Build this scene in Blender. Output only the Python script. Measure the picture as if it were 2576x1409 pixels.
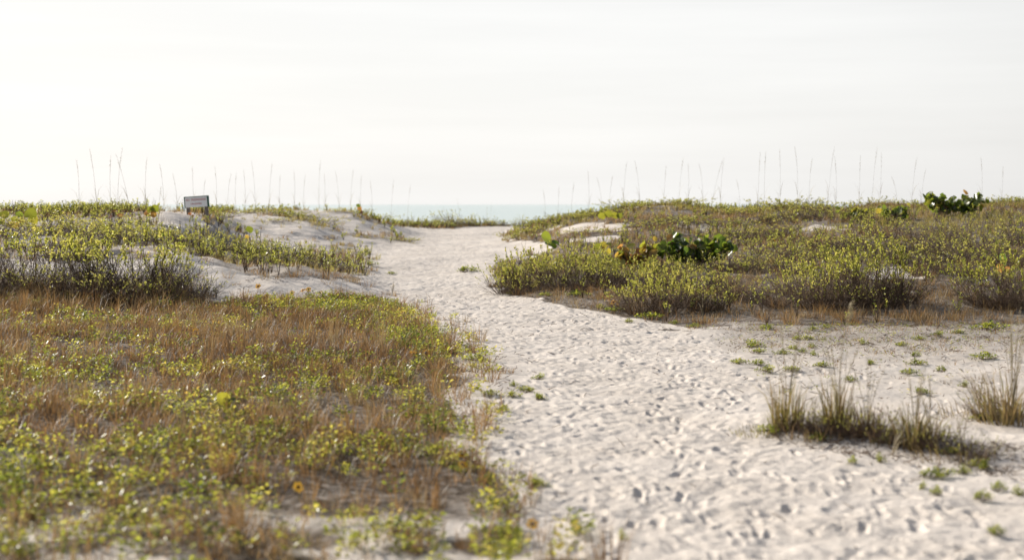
import bpy, math, random
import numpy as np
from mathutils import Vector, Matrix

for o in list(bpy.data.objects):
    bpy.data.objects.remove(o)
scene = bpy.context.scene
COL = scene.collection
rad = math.radians

# ------------------------------------------------------------------ camera, world, sun, exposure
CH = 1.65                       # eye height, metres
TILT = rad(3.03)
cam_d = bpy.data.cameras.new("camera")
cam_d.lens = 50.0
cam_d.sensor_width = 36.0
cam_d.clip_start = 0.05
cam_d.clip_end = 60000
cam_d.dof.use_dof = True
cam_d.dof.focus_distance = 20.0
cam_d.dof.aperture_fstop = 1.5
cam = bpy.data.objects.new("camera", cam_d)
cam.location = (0, 0, CH)
cam.rotation_euler = (math.pi / 2 - TILT, 0, 0)
COL.objects.link(cam)
scene.camera = cam

SUN_EL, SUN_AZ = rad(27), rad(-50)     # azimuth from +Y, negative = to the left
world = bpy.data.worlds.new("World")
scene.world = world
world.use_nodes = True
wn = world.node_tree
wn.nodes.clear()


def N(nt, typ, **kw):
    n = nt.nodes.new(typ)
    for k, v in kw.items():
        setattr(n, k, v)
    return n


def L(nt, a, b):
    nt.links.new(a, b)


w_out = N(wn, "ShaderNodeOutputWorld")
w_bg = N(wn, "ShaderNodeBackground")
w_bg.inputs["Strength"].default_value = 0.10
sky = N(wn, "ShaderNodeTexSky", sky_type="NISHITA")
sky.sun_disc = False
sky.sun_elevation = SUN_EL
sky.sun_rotation = SUN_AZ
sky.air_density = 1.0
sky.dust_density = 2.5
sky.ozone_density = 1.0
# pale haze low over the sea, thin streaky cloud, and the glow of both towards the sun
tc = N(wn, "ShaderNodeTexCoord")
sx = N(wn, "ShaderNodeSeparateXYZ")
L(wn, tc.outputs["Generated"], sx.inputs[0])
mp = N(wn, "ShaderNodeMapping")
mp.inputs["Scale"].default_value = (1.2, 1.2, 16.0)
mp.inputs["Rotation"].default_value = (0, rad(4), 0)
nz = N(wn, "ShaderNodeTexNoise")
nz.inputs["Scale"].default_value = 2.2
nz.inputs["Detail"].default_value = 5
nz.inputs["Roughness"].default_value = 0.55
L(wn, tc.outputs["Generated"], mp.inputs["Vector"])
L(wn, mp.outputs["Vector"], nz.inputs["Vector"])
hz = N(wn, "ShaderNodeMapRange", interpolation_type="SMOOTHSTEP")   # haze thins with height
hz.inputs["From Min"].default_value = 0.15
hz.inputs["From Max"].default_value = 0.38
hz.inputs["To Min"].default_value = 0.90
hz.inputs["To Max"].default_value = 0.18
L(wn, sx.outputs["Z"], hz.inputs["Value"])
mr = N(wn, "ShaderNodeMapRange")
mr.inputs["From Min"].default_value = 0.35
mr.inputs["From Max"].default_value = 0.7
mr.inputs["To Min"].default_value = 0.97
mr.inputs["To Max"].default_value = 1.04
L(wn, nz.outputs["Fac"], mr.inputs["Value"])
dt = N(wn, "ShaderNodeVectorMath", operation="DOT_PRODUCT")
dt.inputs[1].default_value = (math.sin(SUN_AZ) * math.cos(SUN_EL), math.cos(SUN_AZ) * math.cos(SUN_EL), math.sin(SUN_EL))
L(wn, tc.outputs["Generated"], dt.inputs[0])
gl = N(wn, "ShaderNodeMapRange", interpolation_type="SMOOTHSTEP")
gl.inputs["From Min"].default_value = -0.55
gl.inputs["From Max"].default_value = 0.62
gl.inputs["To Min"].default_value = 0.40
gl.inputs["To Max"].default_value = 1.25
L(wn, dt.outputs["Value"], gl.inputs["Value"])
m1 = N(wn, "ShaderNodeMath", operation="MULTIPLY")
L(wn, mr.outputs["Result"], m1.inputs[0])
L(wn, gl.outputs["Result"], m1.inputs[1])
vc = N(wn, "ShaderNodeVectorMath", operation="SCALE")
vc.inputs[0].default_value = (6.3, 6.26, 6.16)
L(wn, m1.outputs[0], vc.inputs["Scale"])
mx = N(wn, "ShaderNodeMix", data_type="RGBA")
L(wn, hz.outputs["Result"], mx.inputs["Factor"])
L(wn, sky.outputs["Color"], mx.inputs["A"])
L(wn, vc.outputs["Vector"], mx.inputs["B"])
L(wn, mx.outputs["Result"], w_bg.inputs["Color"])
L(wn, w_bg.outputs["Background"], w_out.inputs["Surface"])

sun_d = bpy.data.lights.new("sun", "SUN")
sun_d.energy = 5.0
sun_d.angle = rad(0.55)
sun_d.color = (1.0, 0.93, 0.83)
sun = bpy.data.objects.new("sun", sun_d)
SUN_V = Vector((math.sin(SUN_AZ) * math.cos(SUN_EL), math.cos(SUN_AZ) * math.cos(SUN_EL), math.sin(SUN_EL)))
sun.rotation_euler = SUN_V.to_track_quat("Z", "Y").to_euler()
sun.location = (-20, 20, 30)
COL.objects.link(sun)

scene.view_settings.view_transform = "Standard"
scene.view_settings.look = "None"
scene.view_settings.exposure = 0.36
scene.view_settings.gamma = 1.0
scene.view_settings.use_curve_mapping = False
scene.cycles.max_bounces = 7
scene.cycles.diffuse_bounces = 3
scene.cycles.transmission_bounces = 4
scene.cycles.caustics_reflective = False
scene.cycles.caustics_refractive = False
scene.cycles.use_denoising = True

# ------------------------------------------------------------------ helpers
rng = np.random.default_rng(11)
random.seed(5)
W0, CX, CY = 2576.0, 1288.0, 704.5
FP = 50.0 / 36.0 * W0


def proj(x, y, z):
    """sheet coordinates (2576 wide) in which the layout was measured"""
    zz = z - CH
    dep = y * math.cos(TILT) - zz * math.sin(TILT)
    up = y * math.sin(TILT) + zz * math.cos(TILT)
    dep = np.maximum(dep, 0.01)
    return CX + FP * x / dep, CY - FP * up / dep


def sst(a, b, x):
    t = np.clip((x - a) / (b - a), 0, 1)
    return t * t * (3 - 2 * t)


_lat = {}


def vnoise(x, y, scale, seed=0):
    """smooth value noise 0..1 in world metres"""
    if seed not in _lat:
        _lat[seed] = np.random.default_rng(1000 + seed).random((256, 256))
    T = _lat[seed]
    u = np.asarray(x) / scale + 71.3
    v = np.asarray(y) / scale + 37.7
    i = np.floor(u).astype(int)
    j = np.floor(v).astype(int)
    fu = u - i
    fv = v - j
    fu = fu * fu * (3 - 2 * fu)
    fv = fv * fv * (3 - 2 * fv)
    i0, i1, j0, j1 = i % 256, (i + 1) % 256, j % 256, (j + 1) % 256
    return (T[i0, j0] * (1 - fu) + T[i1, j0] * fu) * (1 - fv) + (T[i0, j1] * (1 - fu) + T[i1, j1] * fu) * fv


def inpoly(px, py, poly):
    px = np.asarray(px)
    py = np.asarray(py)
    r = np.zeros(px.shape, bool)
    n = len(poly)
    for k in range(n):
        x0, y0 = poly[k]
        x1, y1 = poly[(k + 1) % n]
        if y0 == y1:
            continue
        c = (py > min(y0, y1)) & (py <= max(y0, y1))
        xi = x0 + (py - y0) / (y1 - y0) * (x1 - x0)
        r ^= c & (px < xi)
    return r


def mk_mesh(name, V, faces, mat, attrs=None, smooth=False):
    me = bpy.data.meshes.new(name)
    V = np.asarray(V, dtype=np.float32)
    me.vertices.add(len(V))
    me.vertices.foreach_set("co", V.ravel())
    tot = sum(f.size for f in faces)
    npoly = sum(len(f) for f in faces)
    me.loops.add(tot)
    me.loops.foreach_set("vertex_index", np.concatenate([f.ravel() for f in faces]).astype(np.int32))
    me.polygons.add(npoly)
    sizes = np.concatenate([np.full(len(f), f.shape[1], np.int32) for f in faces])
    starts = np.zeros(npoly, np.int32)
    starts[1:] = np.cumsum(sizes)[:-1]
    me.polygons.foreach_set("loop_start", starts)
    me.polygons.foreach_set("loop_total", sizes)
    if smooth:
        me.polygons.foreach_set("use_smooth", np.ones(npoly, bool))
    me.update(calc_edges=True)
    if attrs:
        for k, a in attrs.items():
            at = me.attributes.new(k, "FLOAT", "POINT")
            at.data.foreach_set("value", np.asarray(a, np.float32))
    if mat:
        me.materials.append(mat)
    return me


def obj(name, me, parent=None, loc=None, rot=None, scale=None):
    o = bpy.data.objects.new(name, me)
    COL.objects.link(o)
    if parent is not None:
        o.parent = parent
    if loc is not None:
        o.location = loc
    if rot is not None:
        o.rotation_euler = rot
    if scale is not None:
        o.scale = scale
    return o


def tag(o, label=None, cat=None, group=None, kind=None):
    if label:
        o["label"] = label
    if cat:
        o["category"] = cat
    if group:
        o["group"] = group
    if kind:
        o["kind"] = kind
    return o


class Geo:
    """collects arrays of vertices and faces into one mesh"""

    def __init__(self):
        self.V, self.T, self.Q, self.A, self.n = [], [], [], [], 0

    def add(self, V, T=None, Q=None, tint=0.5):
        V = np.asarray(V, float).reshape(-1, 3)
        if T is not None and len(T):
            self.T.append(np.asarray(T) + self.n)
        if Q is not None and len(Q):
            self.Q.append(np.asarray(Q) + self.n)
        self.V.append(V)
        self.A.append(np.broadcast_to(np.asarray(tint, float), (len(V),)))
        self.n += len(V)

    def mesh(self, name, mat, smooth=False):
        F = []
        if self.T:
            F.append(np.concatenate(self.T))
        if self.Q:
            F.append(np.concatenate(self.Q))
        return mk_mesh(name, np.concatenate(self.V), F, mat, {"tint": np.concatenate(self.A)}, smooth)


def unit(v):
    return v / np.maximum(np.linalg.norm(v, axis=-1, keepdims=True), 1e-9)


def tubes(g, P, R, sides=3, tint=0.5):
    """P (n,k,3) centre lines, R (n,k) radii"""
    P = np.asarray(P, float)
    n, k, _ = P.shape
    R = np.broadcast_to(np.asarray(R, float), (n, k))
    T = np.gradient(P, axis=1)
    T = unit(T)
    ref = np.zeros_like(T)
    ref[..., 0] = 0.83
    ref[..., 1] = 0.55
    A = unit(np.cross(T, ref))
    B = np.cross(T, A)
    ang = np.arange(sides) * 2 * math.pi / sides
    ring = P[:, :, None, :] + R[:, :, None, None] * (A[:, :, None, :] * np.cos(ang)[None, None, :, None] + B[:, :, None, :] * np.sin(ang)[None, None, :, None])
    V = ring.reshape(-1, 3)
    i = np.arange(n)[:, None, None]
    j = np.arange(k - 1)[None, :, None]
    s = np.arange(sides)[None, None, :]
    s2 = (s + 1) % sides
    base = i * k * sides
    q = np.stack([base + j * sides + s, base + j * sides + s2, base + (j + 1) * sides + s2, base + (j + 1) * sides + s], -1).reshape(-1, 4)
    t = np.repeat(np.broadcast_to(np.asarray(tint, float), (n,)), k * sides)
    g.add(V, Q=q, tint=t)


def leaves(g, P, D, Nn, Ln, Wd, fold=0.15, tint=0.5):
    """small folded leaves, two triangles each side of the midrib"""
    P = np.asarray(P, float)
    n = len(P)
    D = unit(D)
    S = unit(np.cross(D, Nn))
    U = np.cross(S, D)
    Ln = np.broadcast_to(Ln, (n,))[:, None]
    Wd = np.broadcast_to(Wd, (n,))[:, None]
    v0 = P
    v1 = P + D * Ln * 0.55 + S * Wd * 0.5 + U * Wd * fold
    v2 = P + D * Ln - U * Ln * 0.12
    v3 = P + D * Ln * 0.55 - S * Wd * 0.5 + U * Wd * fold
    V = np.stack([v0, v1, v2, v3], 1).reshape(-1, 3)
    b = np.arange(n)[:, None] * 4
    T = np.concatenate([b + np.array([0, 1, 2]), b + np.array([0, 2, 3])])
    g.add(V, T=T, tint=np.repeat(np.broadcast_to(np.asarray(tint, float), (n,)), 4))


def blades(g, P, az, lean, H, Wd, tint=0.5, bend=1.0):
    """grass blades: a bent ribbon of one quad and one tip triangle"""
    n = len(P)
    d = np.stack([np.cos(az), np.sin(az), np.zeros(n)], 1)
    wa = az + math.pi / 2 + rng.normal(0, 0.6, n)
    s = np.stack([np.cos(wa), np.sin(wa), np.zeros(n)], 1) * (np.broadcast_to(Wd, (n,))[:, None] * 0.5)
    H = np.broadcast_to(H, (n,))[:, None]
    lean = np.broadcast_to(lean, (n,))[:, None]
    up = np.array([0, 0, 1.0])
    m = P + up * H * 0.55 + d * H * lean * 0.42
    t = P + up * H * (1 - 0.35 * np.minimum(lean, 1.2)) + d * H * lean * (0.85 + 0.35 * bend)
    V = np.stack([P - s, P + s, m - s * 0.8, m + s * 0.8, t], 1).reshape(-1, 3)
    b = np.arange(n)[:, None] * 5
    g.add(V, T=b + np.array([2, 3, 4]), Q=b + np.array([0, 1, 3, 2]), tint=np.repeat(np.broadcast_to(tint, (n,)), 5))


# ------------------------------------------------------------------ materials
def ramp(nt, stops):
    r = N(nt, "ShaderNodeValToRGB")
    e = r.color_ramp.elements
    while len(e) < len(stops):
        e.new(0.5)
    for k, (p, c) in enumerate(stops):
        e[k].position = p
        e[k].color = (*c, 1)
    return r


def leaf_mat(name, stops, tstops, rough=0.45, fac=0.5, spec=0.4):
    m = bpy.data.materials.new(name)
    m.use_nodes = True
    nt = m.node_tree
    p = nt.nodes["Principled BSDF"]
    out = nt.nodes["Material Output"]
    at = N(nt, "ShaderNodeAttribute", attribute_name="tint")
    oi = N(nt, "ShaderNodeObjectInfo")
    ad = N(nt, "ShaderNodeMath", operation="MULTIPLY_ADD")
    ad.inputs[1].default_value = 0.16
    L(nt, oi.outputs["Random"], ad.inputs[0])
    sb = N(nt, "ShaderNodeMath", operation="SUBTRACT")
    sb.inputs[1].default_value = 0.08
    L(nt, at.outputs["Fac"], sb.inputs[0])
    L(nt, sb.outputs[0], ad.inputs[2])
    r1 = ramp(nt, stops)
    r2 = ramp(nt, tstops)
    L(nt, ad.outputs[0], r1.inputs["Fac"])
    L(nt, ad.outputs[0], r2.inputs["Fac"])
    L(nt, r1.outputs["Color"], p.inputs["Base Color"])
    p.inputs["Roughness"].default_value = rough
    p.inputs["Specular IOR Level"].default_value = spec
    tr = N(nt, "ShaderNodeBsdfTranslucent")
    L(nt, r2.outputs["Color"], tr.inputs["Color"])
    ms = N(nt, "ShaderNodeMixShader")
    ms.inputs["Fac"].default_value = fac
    L(nt, p.outputs["BSDF"], ms.inputs[1])
    L(nt, tr.outputs["BSDF"], ms.inputs[2])
    L(nt, ms.outputs["Shader"], out.inputs["Surface"])
    return m


def plain_mat(name, c1, c2, rough=0.7, scale=40.0, bump=0.0, spec=0.3):
    m = bpy.data.materials.new(name)
    m.use_nodes = True
    nt = m.node_tree
    p = nt.nodes["Principled BSDF"]
    t = N(nt, "ShaderNodeTexCoord")
    n = N(nt, "ShaderNodeTexNoise")
    n.inputs["Scale"].default_value = scale
    n.inputs["Detail"].default_value = 4
    L(nt, t.outputs["Object"], n.inputs["Vector"])
    r = ramp(nt, [(0.3, c1), (0.7, c2)])
    L(nt, n.outputs["Fac"], r.inputs["Fac"])
    L(nt, r.outputs["Color"], p.inputs["Base Color"])
    p.inputs["Roughness"].default_value = rough
    p.inputs["Specular IOR Level"].default_value = spec
    if bump:
        b = N(nt, "ShaderNodeBump")
        b.inputs["Strength"].default_value = bump
        b.inputs["Distance"].default_value = 0.004
        L(nt, n.outputs["Fac"], b.inputs["Height"])
        L(nt, b.outputs["Normal"], p.inputs["Normal"])
    return m


def sand_mat(name):
    m = bpy.data.materials.new(name)
    m.use_nodes = True
    nt = m.node_tree
    p = nt.nodes["Principled BSDF"]
    t = N(nt, "ShaderNodeTexCoord")
    n1 = N(nt, "ShaderNodeTexNoise")
    n1.inputs["Scale"].default_value = 1.3
    n1.inputs["Detail"].default_value = 6
    n2 = N(nt, "ShaderNodeTexNoise")
    n2.inputs["Scale"].default_value = 55
    n2.inputs["Detail"].default_value = 6
    n2.inputs["Roughness"].default_value = 0.7
    n3 = N(nt, "ShaderNodeTexNoise")
    n3.inputs["Scale"].default_value = 14
    n3.inputs["Detail"].default_value = 3
    for n in (n1, n2, n3):
        L(nt, t.outputs["Object"], n.inputs["Vector"])
    r1 = ramp(nt, [(0.3, (0.54, 0.487, 0.43)), (0.7, (0.65, 0.595, 0.535))])
    L(nt, n1.outputs["Fac"], r1.inputs["Fac"])
    # grains: fine darker specks
    r2 = ramp(nt, [(0.32, (0.78, 0.76, 0.74)), (0.55, (1, 1, 1))])
    L(nt, n2.outputs["Fac"], r2.inputs["Fac"])
    mu = N(nt, "ShaderNodeMix", data_type="RGBA", blend_type="MULTIPLY")
    mu.inputs["Factor"].default_value = 0.7
    L(nt, r1.outputs["Color"], mu.inputs["A"])
    L(nt, r2.outputs["Color"], mu.inputs["B"])
    # leaf mould and dead stems under the plants
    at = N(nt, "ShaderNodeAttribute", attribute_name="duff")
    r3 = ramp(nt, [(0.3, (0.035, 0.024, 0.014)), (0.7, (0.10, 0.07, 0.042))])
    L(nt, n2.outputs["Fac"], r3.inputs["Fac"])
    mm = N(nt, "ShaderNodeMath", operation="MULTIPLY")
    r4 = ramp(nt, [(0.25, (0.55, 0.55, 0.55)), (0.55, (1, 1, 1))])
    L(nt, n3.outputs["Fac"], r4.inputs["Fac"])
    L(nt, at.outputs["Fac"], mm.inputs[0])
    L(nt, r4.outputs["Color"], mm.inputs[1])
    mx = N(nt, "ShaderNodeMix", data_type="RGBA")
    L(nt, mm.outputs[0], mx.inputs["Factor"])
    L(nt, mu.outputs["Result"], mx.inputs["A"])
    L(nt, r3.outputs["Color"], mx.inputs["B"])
    L(nt, mx.outputs["Result"], p.inputs["Base Color"])
    p.inputs["Roughness"].default_value = 0.9
    p.inputs["Specular IOR Level"].default_value = 0.15
    b = N(nt, "ShaderNodeBump")
    b.inputs["Strength"].default_value = 0.5
    b.inputs["Distance"].default_value = 0.012
    L(nt, n2.outputs["Fac"], b.inputs["Height"])
    b2 = N(nt, "ShaderNodeBump")
    b2.inputs["Strength"].default_value = 0.5
    b2.inputs["Distance"].default_value = 0.03
    L(nt, n3.outputs["Fac"], b2.inputs["Height"])
    L(nt, b.outputs["Normal"], b2.inputs["Normal"])
    L(nt, b2.outputs["Normal"], p.inputs["Normal"])
    return m


def water_mat():
    m = bpy.data.materials.new("sea_water")
    m.use_nodes = True
    nt = m.node_tree
    p = nt.nodes["Principled BSDF"]
    p.inputs["Base Color"].default_value = (0.52, 0.60, 0.57, 1)
    p.inputs["Roughness"].default_value = 0.28
    p.inputs["IOR"].default_value = 1.33
    t = N(nt, "ShaderNodeTexCoord")
    mpn = N(nt, "ShaderNodeMapping")
    mpn.inputs["Scale"].default_value = (0.35, 1.0, 1.0)
    L(nt, t.outputs["Object"], mpn.inputs["Vector"])
    n = N(nt, "ShaderNodeTexNoise")
    n.inputs["Scale"].default_value = 0.55
    n.inputs["Detail"].default_value = 5
    n.inputs["Roughness"].default_value = 0.6
    L(nt, mpn.outputs["Vector"], n.inputs["Vector"])
    b = N(nt, "ShaderNodeBump")
    b.inputs["Strength"].default_value = 0.9
    b.inputs["Distance"].default_value = 0.7
    L(nt, n.outputs["Fac"], b.inputs["Height"])
    L(nt, b.outputs["Normal"], p.inputs["Normal"])
    return m


M_SAND = sand_mat("white_sand")
M_WATER = water_mat()
M_DRY = leaf_mat("dry_grass", [(0.0, (0.28, 0.21, 0.12)), (0.3, (0.19, 0.137, 0.07)), (0.6, (0.17, 0.10, 0.043)), (1.0, (0.07, 0.045, 0.026))],
                 [(0.0, (0.46, 0.35, 0.17)), (0.3, (0.48, 0.335, 0.145)), (0.6, (0.50, 0.275, 0.095)), (1.0, (0.13, 0.075, 0.038))], 0.5, 0.36)
M_GREEN = leaf_mat("lime_leaves", [(0.0, (0.045, 0.075, 0.020)), (0.5, (0.10, 0.125, 0.030)), (0.85, (0.15, 0.155, 0.045)), (1.0, (0.22, 0.15, 0.05))],
                   [(0.0, (0.16, 0.22, 0.025)), (0.5, (0.48, 0.50, 0.06)), (0.85, (0.80, 0.70, 0.12)), (1.0, (0.6, 0.40, 0.09))], 0.32, 0.6, 0.5)
M_SHRUB = leaf_mat("shrub_leaves", [(0.0, (0.045, 0.07, 0.018)), (0.5, (0.11, 0.13, 0.032)), (1.0, (0.19, 0.185, 0.06))],
                   [(0.0, (0.20, 0.27, 0.035)), (0.45, (0.52, 0.53, 0.08)), (1.0, (0.88, 0.78, 0.20))], 0.28, 0.58, 0.55)
M_TWIG = leaf_mat("grey_brown_twigs", [(0.0, (0.07, 0.044, 0.028)), (1.0, (0.17, 0.112, 0.07))], [(0.0, (0.1, 0.07, 0.05)), (1.0, (0.2, 0.14, 0.1))], 0.7, 0.06, 0.3)
M_OLIVE = leaf_mat("olive_grass", [(0.0, (0.09, 0.09, 0.028)), (0.4, (0.13, 0.10, 0.042)), (1.0, (0.13, 0.083, 0.046))],
                   [(0.0, (0.46, 0.46, 0.08)), (0.4, (0.50, 0.39, 0.12)), (1.0, (0.36, 0.22, 0.10))], 0.45, 0.45)
M_SCRUFF = leaf_mat("dark_olive_grass", [(0.0, (0.08, 0.088, 0.028)), (0.4, (0.14, 0.11, 0.05)), (1.0, (0.11, 0.078, 0.045))],
                 [(0.0, (0.34, 0.32, 0.07)), (0.4, (0.44, 0.33, 0.12)), (1.0, (0.30, 0.19, 0.09))], 0.45, 0.42)
M_GRAPE = leaf_mat("sea_grape_leaf", [(0.0, (0.03, 0.055, 0.012)), (0.45, (0.07, 0.10, 0.02)), (0.65, (0.19, 0.18, 0.03)), (0.8, (0.22, 0.15, 0.04)), (1.0, (0.22, 0.09, 0.04))],
                   [(0.0, (0.10, 0.18, 0.02)), (0.45, (0.27, 0.32, 0.03)), (0.65, (0.42, 0.42, 0.04)), (0.8, (0.75, 0.48, 0.08)), (1.0, (0.46, 0.19, 0.08))], 0.28, 0.52, 0.5)
M_PETAL = leaf_mat("yellow_petals", [(0.0, (0.85, 0.38, 0.02)), (1.0, (0.88, 0.5, 0.04))], [(0.0, (0.8, 0.4, 0.03)), (1.0, (0.85, 0.55, 0.06))], 0.5, 0.45)
M_DISC = plain_mat("flower_disc", (0.05, 0.015, 0.01), (0.12, 0.04, 0.02), 0.8)
M_STRAW = leaf_mat("straw", [(0.0, (0.30, 0.26, 0.17)), (1.0, (0.42, 0.36, 0.24))], [(0.0, (0.35, 0.3, 0.18)), (1.0, (0.5, 0.42, 0.27))], 0.55, 0.35)
M_BARK = plain_mat("grape_branch", (0.16, 0.11, 0.08), (0.26, 0.19, 0.14), 0.8)
M_SIGNW = plain_mat("sign_white", (0.84, 0.84, 0.84), (0.88, 0.88, 0.87), 0.4, 8)
M_SIGNR = plain_mat("sign_red", (0.42, 0.06, 0.06), (0.5, 0.08, 0.07), 0.5, 8)
M_SIGNG = plain_mat("sign_frame_green", (0.03, 0.10, 0.07), (0.05, 0.13, 0.09), 0.6, 8)
M_POST = plain_mat("weathered_post", (0.16, 0.13, 0.11), (0.25, 0.21, 0.18), 0.85, 20)

# ------------------------------------------------------------------ terrain: heights by bearing and distance
COLS = {
    -900: [(2, .1), (16, .2), (22, .35), (26, .7), (32, 1.0), (38, 1.2), (50, 1.3), (60, 1.2), (75, .3)],
    -300: [(2, .05), (16, .12), (22, .3), (26, .7), (32, 1.05), (38, 1.36), (50, 1.42), (60, 1.2), (75, .3)],
    0: [(2, 0), (16, .06), (21, .18), (25, .6), (29, .78), (33, 1.14), (38, 1.36), (50, 1.42), (60, 1.1), (75, .2)],
    300: [(2, 0), (16, .04), (20, .1), (23, .28), (25, .66), (27, .76), (30, .8), (34, 1.15), (38, 1.36), (50, 1.44), (60, 1.2), (75, .2)],
    430: [(2, 0), (20, .06), (23, .2), (24.3, .62), (25.6, .82), (29, .70), (33, .92), (36, 1.43), (39, 1.46), (50, 1.35), (60, 1.1), (75, .2)],
    520: [(2, 0), (20, .05), (23, .12), (24.3, .48), (25.6, .64), (29, .5), (34, .7), (37, 1.25), (39.5, 1.42), (44, 1.38), (50, 1.4), (60, 1.1), (75, .2)],
    600: [(2, 0), (20, .05), (23, .08), (24.2, .38), (25.4, .48), (30, .38), (36, .55), (42, .72), (45, 1.28), (48, 1.42), (54, 1.38), (62, 1.0), (75, .2)],
    750: [(2, 0), (20, .03), (23.5, .05), (24.6, .36), (26, .44), (30, .28), (36, .38), (42, .52), (45, 1.1), (47, 1.16), (50, 1.05), (53, 1.44), (58, 1.36), (66, .8), (75, .2)],
    880: [(2, 0), (20, 0), (24, .06), (25.2, .22), (26.5, .24), (30, .15), (36, .2), (42, .3), (45, .5), (47, .58), (49, .7), (52, 1.22), (54, 1.38), (58, 1.2), (66, .7), (75, .2)],
    980: [(2, 0), (20, 0), (25, 0), (30, .02), (36, .12), (42, .25), (46, .3), (47.5, .53), (49, .56), (51, .56), (53, .82), (55, .95), (58, .85), (64, .66), (72, .56), (80, .1)],
    1060: [(2, 0), (20, 0), (30, 0), (36, .1), (42, .25), (48, .36), (56, .5), (64, .68), (68, .66), (74, .5), (80, .1)],
    1150: [(2, 0), (20, 0), (30, 0), (36, .1), (48, .35), (56, .49), (65, .62), (69, .6), (74, .42), (80, .1)],
    1290: [(2, 0), (20, 0), (25, .02), (30, .04), (36, .12), (44, .34), (50, .45), (56, .52), (65, .62), (70, .6), (76, .3)],
    1350: [(2, 0), (20, 0), (22, .03), (26, .08), (30, .1), (36, .15), (42, .42), (48, .78), (54, .86), (60, .76), (70, .55)],
    1450: [(2, 0), (20, 0), (22, .05), (26, .15), (30, .2), (35, .35), (40, .8), (46, 1.1), (52, 1.2), (60, 1.0), (70, .5)],
    1620: [(2, 0), (19, 0), (21, .05), (25, .2), (30, .35), (35, .55), (40, 1.0), (45, 1.4), (50, 1.6), (58, 1.4), (70, .6)],
    1710: [(2, 0), (19, 0), (21, .05), (25, .22), (30, .38), (35, .6), (40, 1.05), (45, 1.42), (50, 1.66), (58, 1.45), (70, .6)],
    1820: [(2, 0), (18, 0), (21, .05), (25, .25), (30, .42), (36, .75), (42, 1.15), (48, 1.38), (54, 1.34), (62, 1.1), (72, .5)],
    1990: [(2, 0), (18, 0), (21, .05), (25, .3), (30, .6), (36, .92), (39.5, 1.2), (43, 1.58), (46, 1.5), (52, 1.36), (62, 1.1), (72, .5)],
    2130: [(2, 0), (18, 0), (21, .05), (25, .32), (30, .66), (36, 1.05), (40, 1.32), (44, 1.38), (52, 1.38), (62, 1.1), (72, .5)],
    2200: [(2, 0), (17, 0), (21, .05), (24, .2), (26, .37), (30, .7), (36, 1.12), (40, 1.36), (46, 1.62), (52, 1.5), (62, 1.2), (72, .5)],
    2300: [(2, 0), (17, 0), (21, .05), (24, .2), (26, .4), (30, .75), (36, 1.2), (40, 1.42), (46, 1.55), (54, 1.5), (62, 1.2), (72, .5)],
    2576: [(2, 0), (17, 0), (21, .05), (24, .25), (30, .8), (36, 1.3), (42, 1.58), (50, 1.68), (62, 1.3), (72, .5)],
    3200: [(2, .1), (17, .1), (21, .2), (24, .35), (30, .8), (36, 1.2), (42, 1.4), (50, 1.5), (62, 1.3), (72, .5)],
}
_ud = np.linspace(math.log(1.5), math.log(160), 520)
_cp = np.array(sorted(COLS))
_prof = []
for c in _cp:
    pts = COLS[c] + [(95, -.7), (112, -1.5), (160, -3.0)]
    _prof.append(np.interp(_ud, np.log([p[0] for p in pts]), [p[1] for p in pts]))
_prof = np.array(_prof)
_uu = np.linspace(-2.6, 2.6, 2081)
_tab = np.empty((len(_uu), len(_ud)))
_pxu = CX + FP * _uu
_k = np.clip(np.searchsorted(_cp, _pxu) - 1, 0, len(_cp) - 2)
_t = np.clip((_pxu - _cp[_k]) / (_cp[_k + 1] - _cp[_k]), 0, 1)
_t = (0.5 * _t + 0.5 * _t * _t * (3 - 2 * _t))[:, None]
_tab = _prof[_k] * (1 - _t) + _prof[_k + 1] * _t
for _ in range(3):      # soften creases
    _p = np.pad(_tab, ((2, 2), (2, 2)), mode="edge")
    _tab = (_p[0:-4, 2:-2] + _p[1:-3, 2:-2] + _p[2:-2, 2:-2] + _p[3:-1, 2:-2] + _p[4:, 2:-2]) / 5
    _p = np.pad(_tab, ((2, 2), (2, 2)), mode="edge")
    _tab = (_p[2:-2, 0:-4] + _p[2:-2, 1:-3] + _p[2:-2, 2:-2] + _p[2:-2, 3:-1] + _p[2:-2, 4:]) / 5


def gz(x, y):
    """ground height without footprints"""
    x = np.asarray(x, float)
    y = np.maximum(np.asarray(y, float), 1.5)
    u = np.clip((x / y - _uu[0]) / (_uu[1] - _uu[0]), 0, len(_uu) - 1.001)
    v = np.clip((np.log(y) - _ud[0]) / (_ud[1] - _ud[0]), 0, len(_ud) - 1.001)
    i = u.astype(int)
    j = v.astype(int)
    fu = u - i
    fv = v - j
    z = (_tab[i, j] * (1 - fu) + _tab[i + 1, j] * fu) * (1 - fv) + (_tab[i, j + 1] * (1 - fu) + _tab[i + 1, j + 1] * fu) * fv
    hill = sst(20, 30, y)
    ax_, ay_, bx_, by_ = 1.95, 10.6, 3.55, 9.4          # line of the near right grass row
    tt = np.clip(((x - ax_) * (bx_ - ax_) + (y - ay_) * (by_ - ay_)) / ((bx_ - ax_) ** 2 + (by_ - ay_) ** 2), 0, 1)
    dd = np.hypot(x - ax_ - tt * (bx_ - ax_), y - ay_ - tt * (by_ - ay_))
    z = z + .09 * np.exp(-(dd / .42) ** 2)
    z = z + (vnoise(x, y, 3.1, 1) - .5) * .10 * hill + (vnoise(x, y, 1.2, 2) - .5) * (.03 + .05 * hill) + (vnoise(x, y, .45, 3) - .5) * .022
    return z


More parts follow.
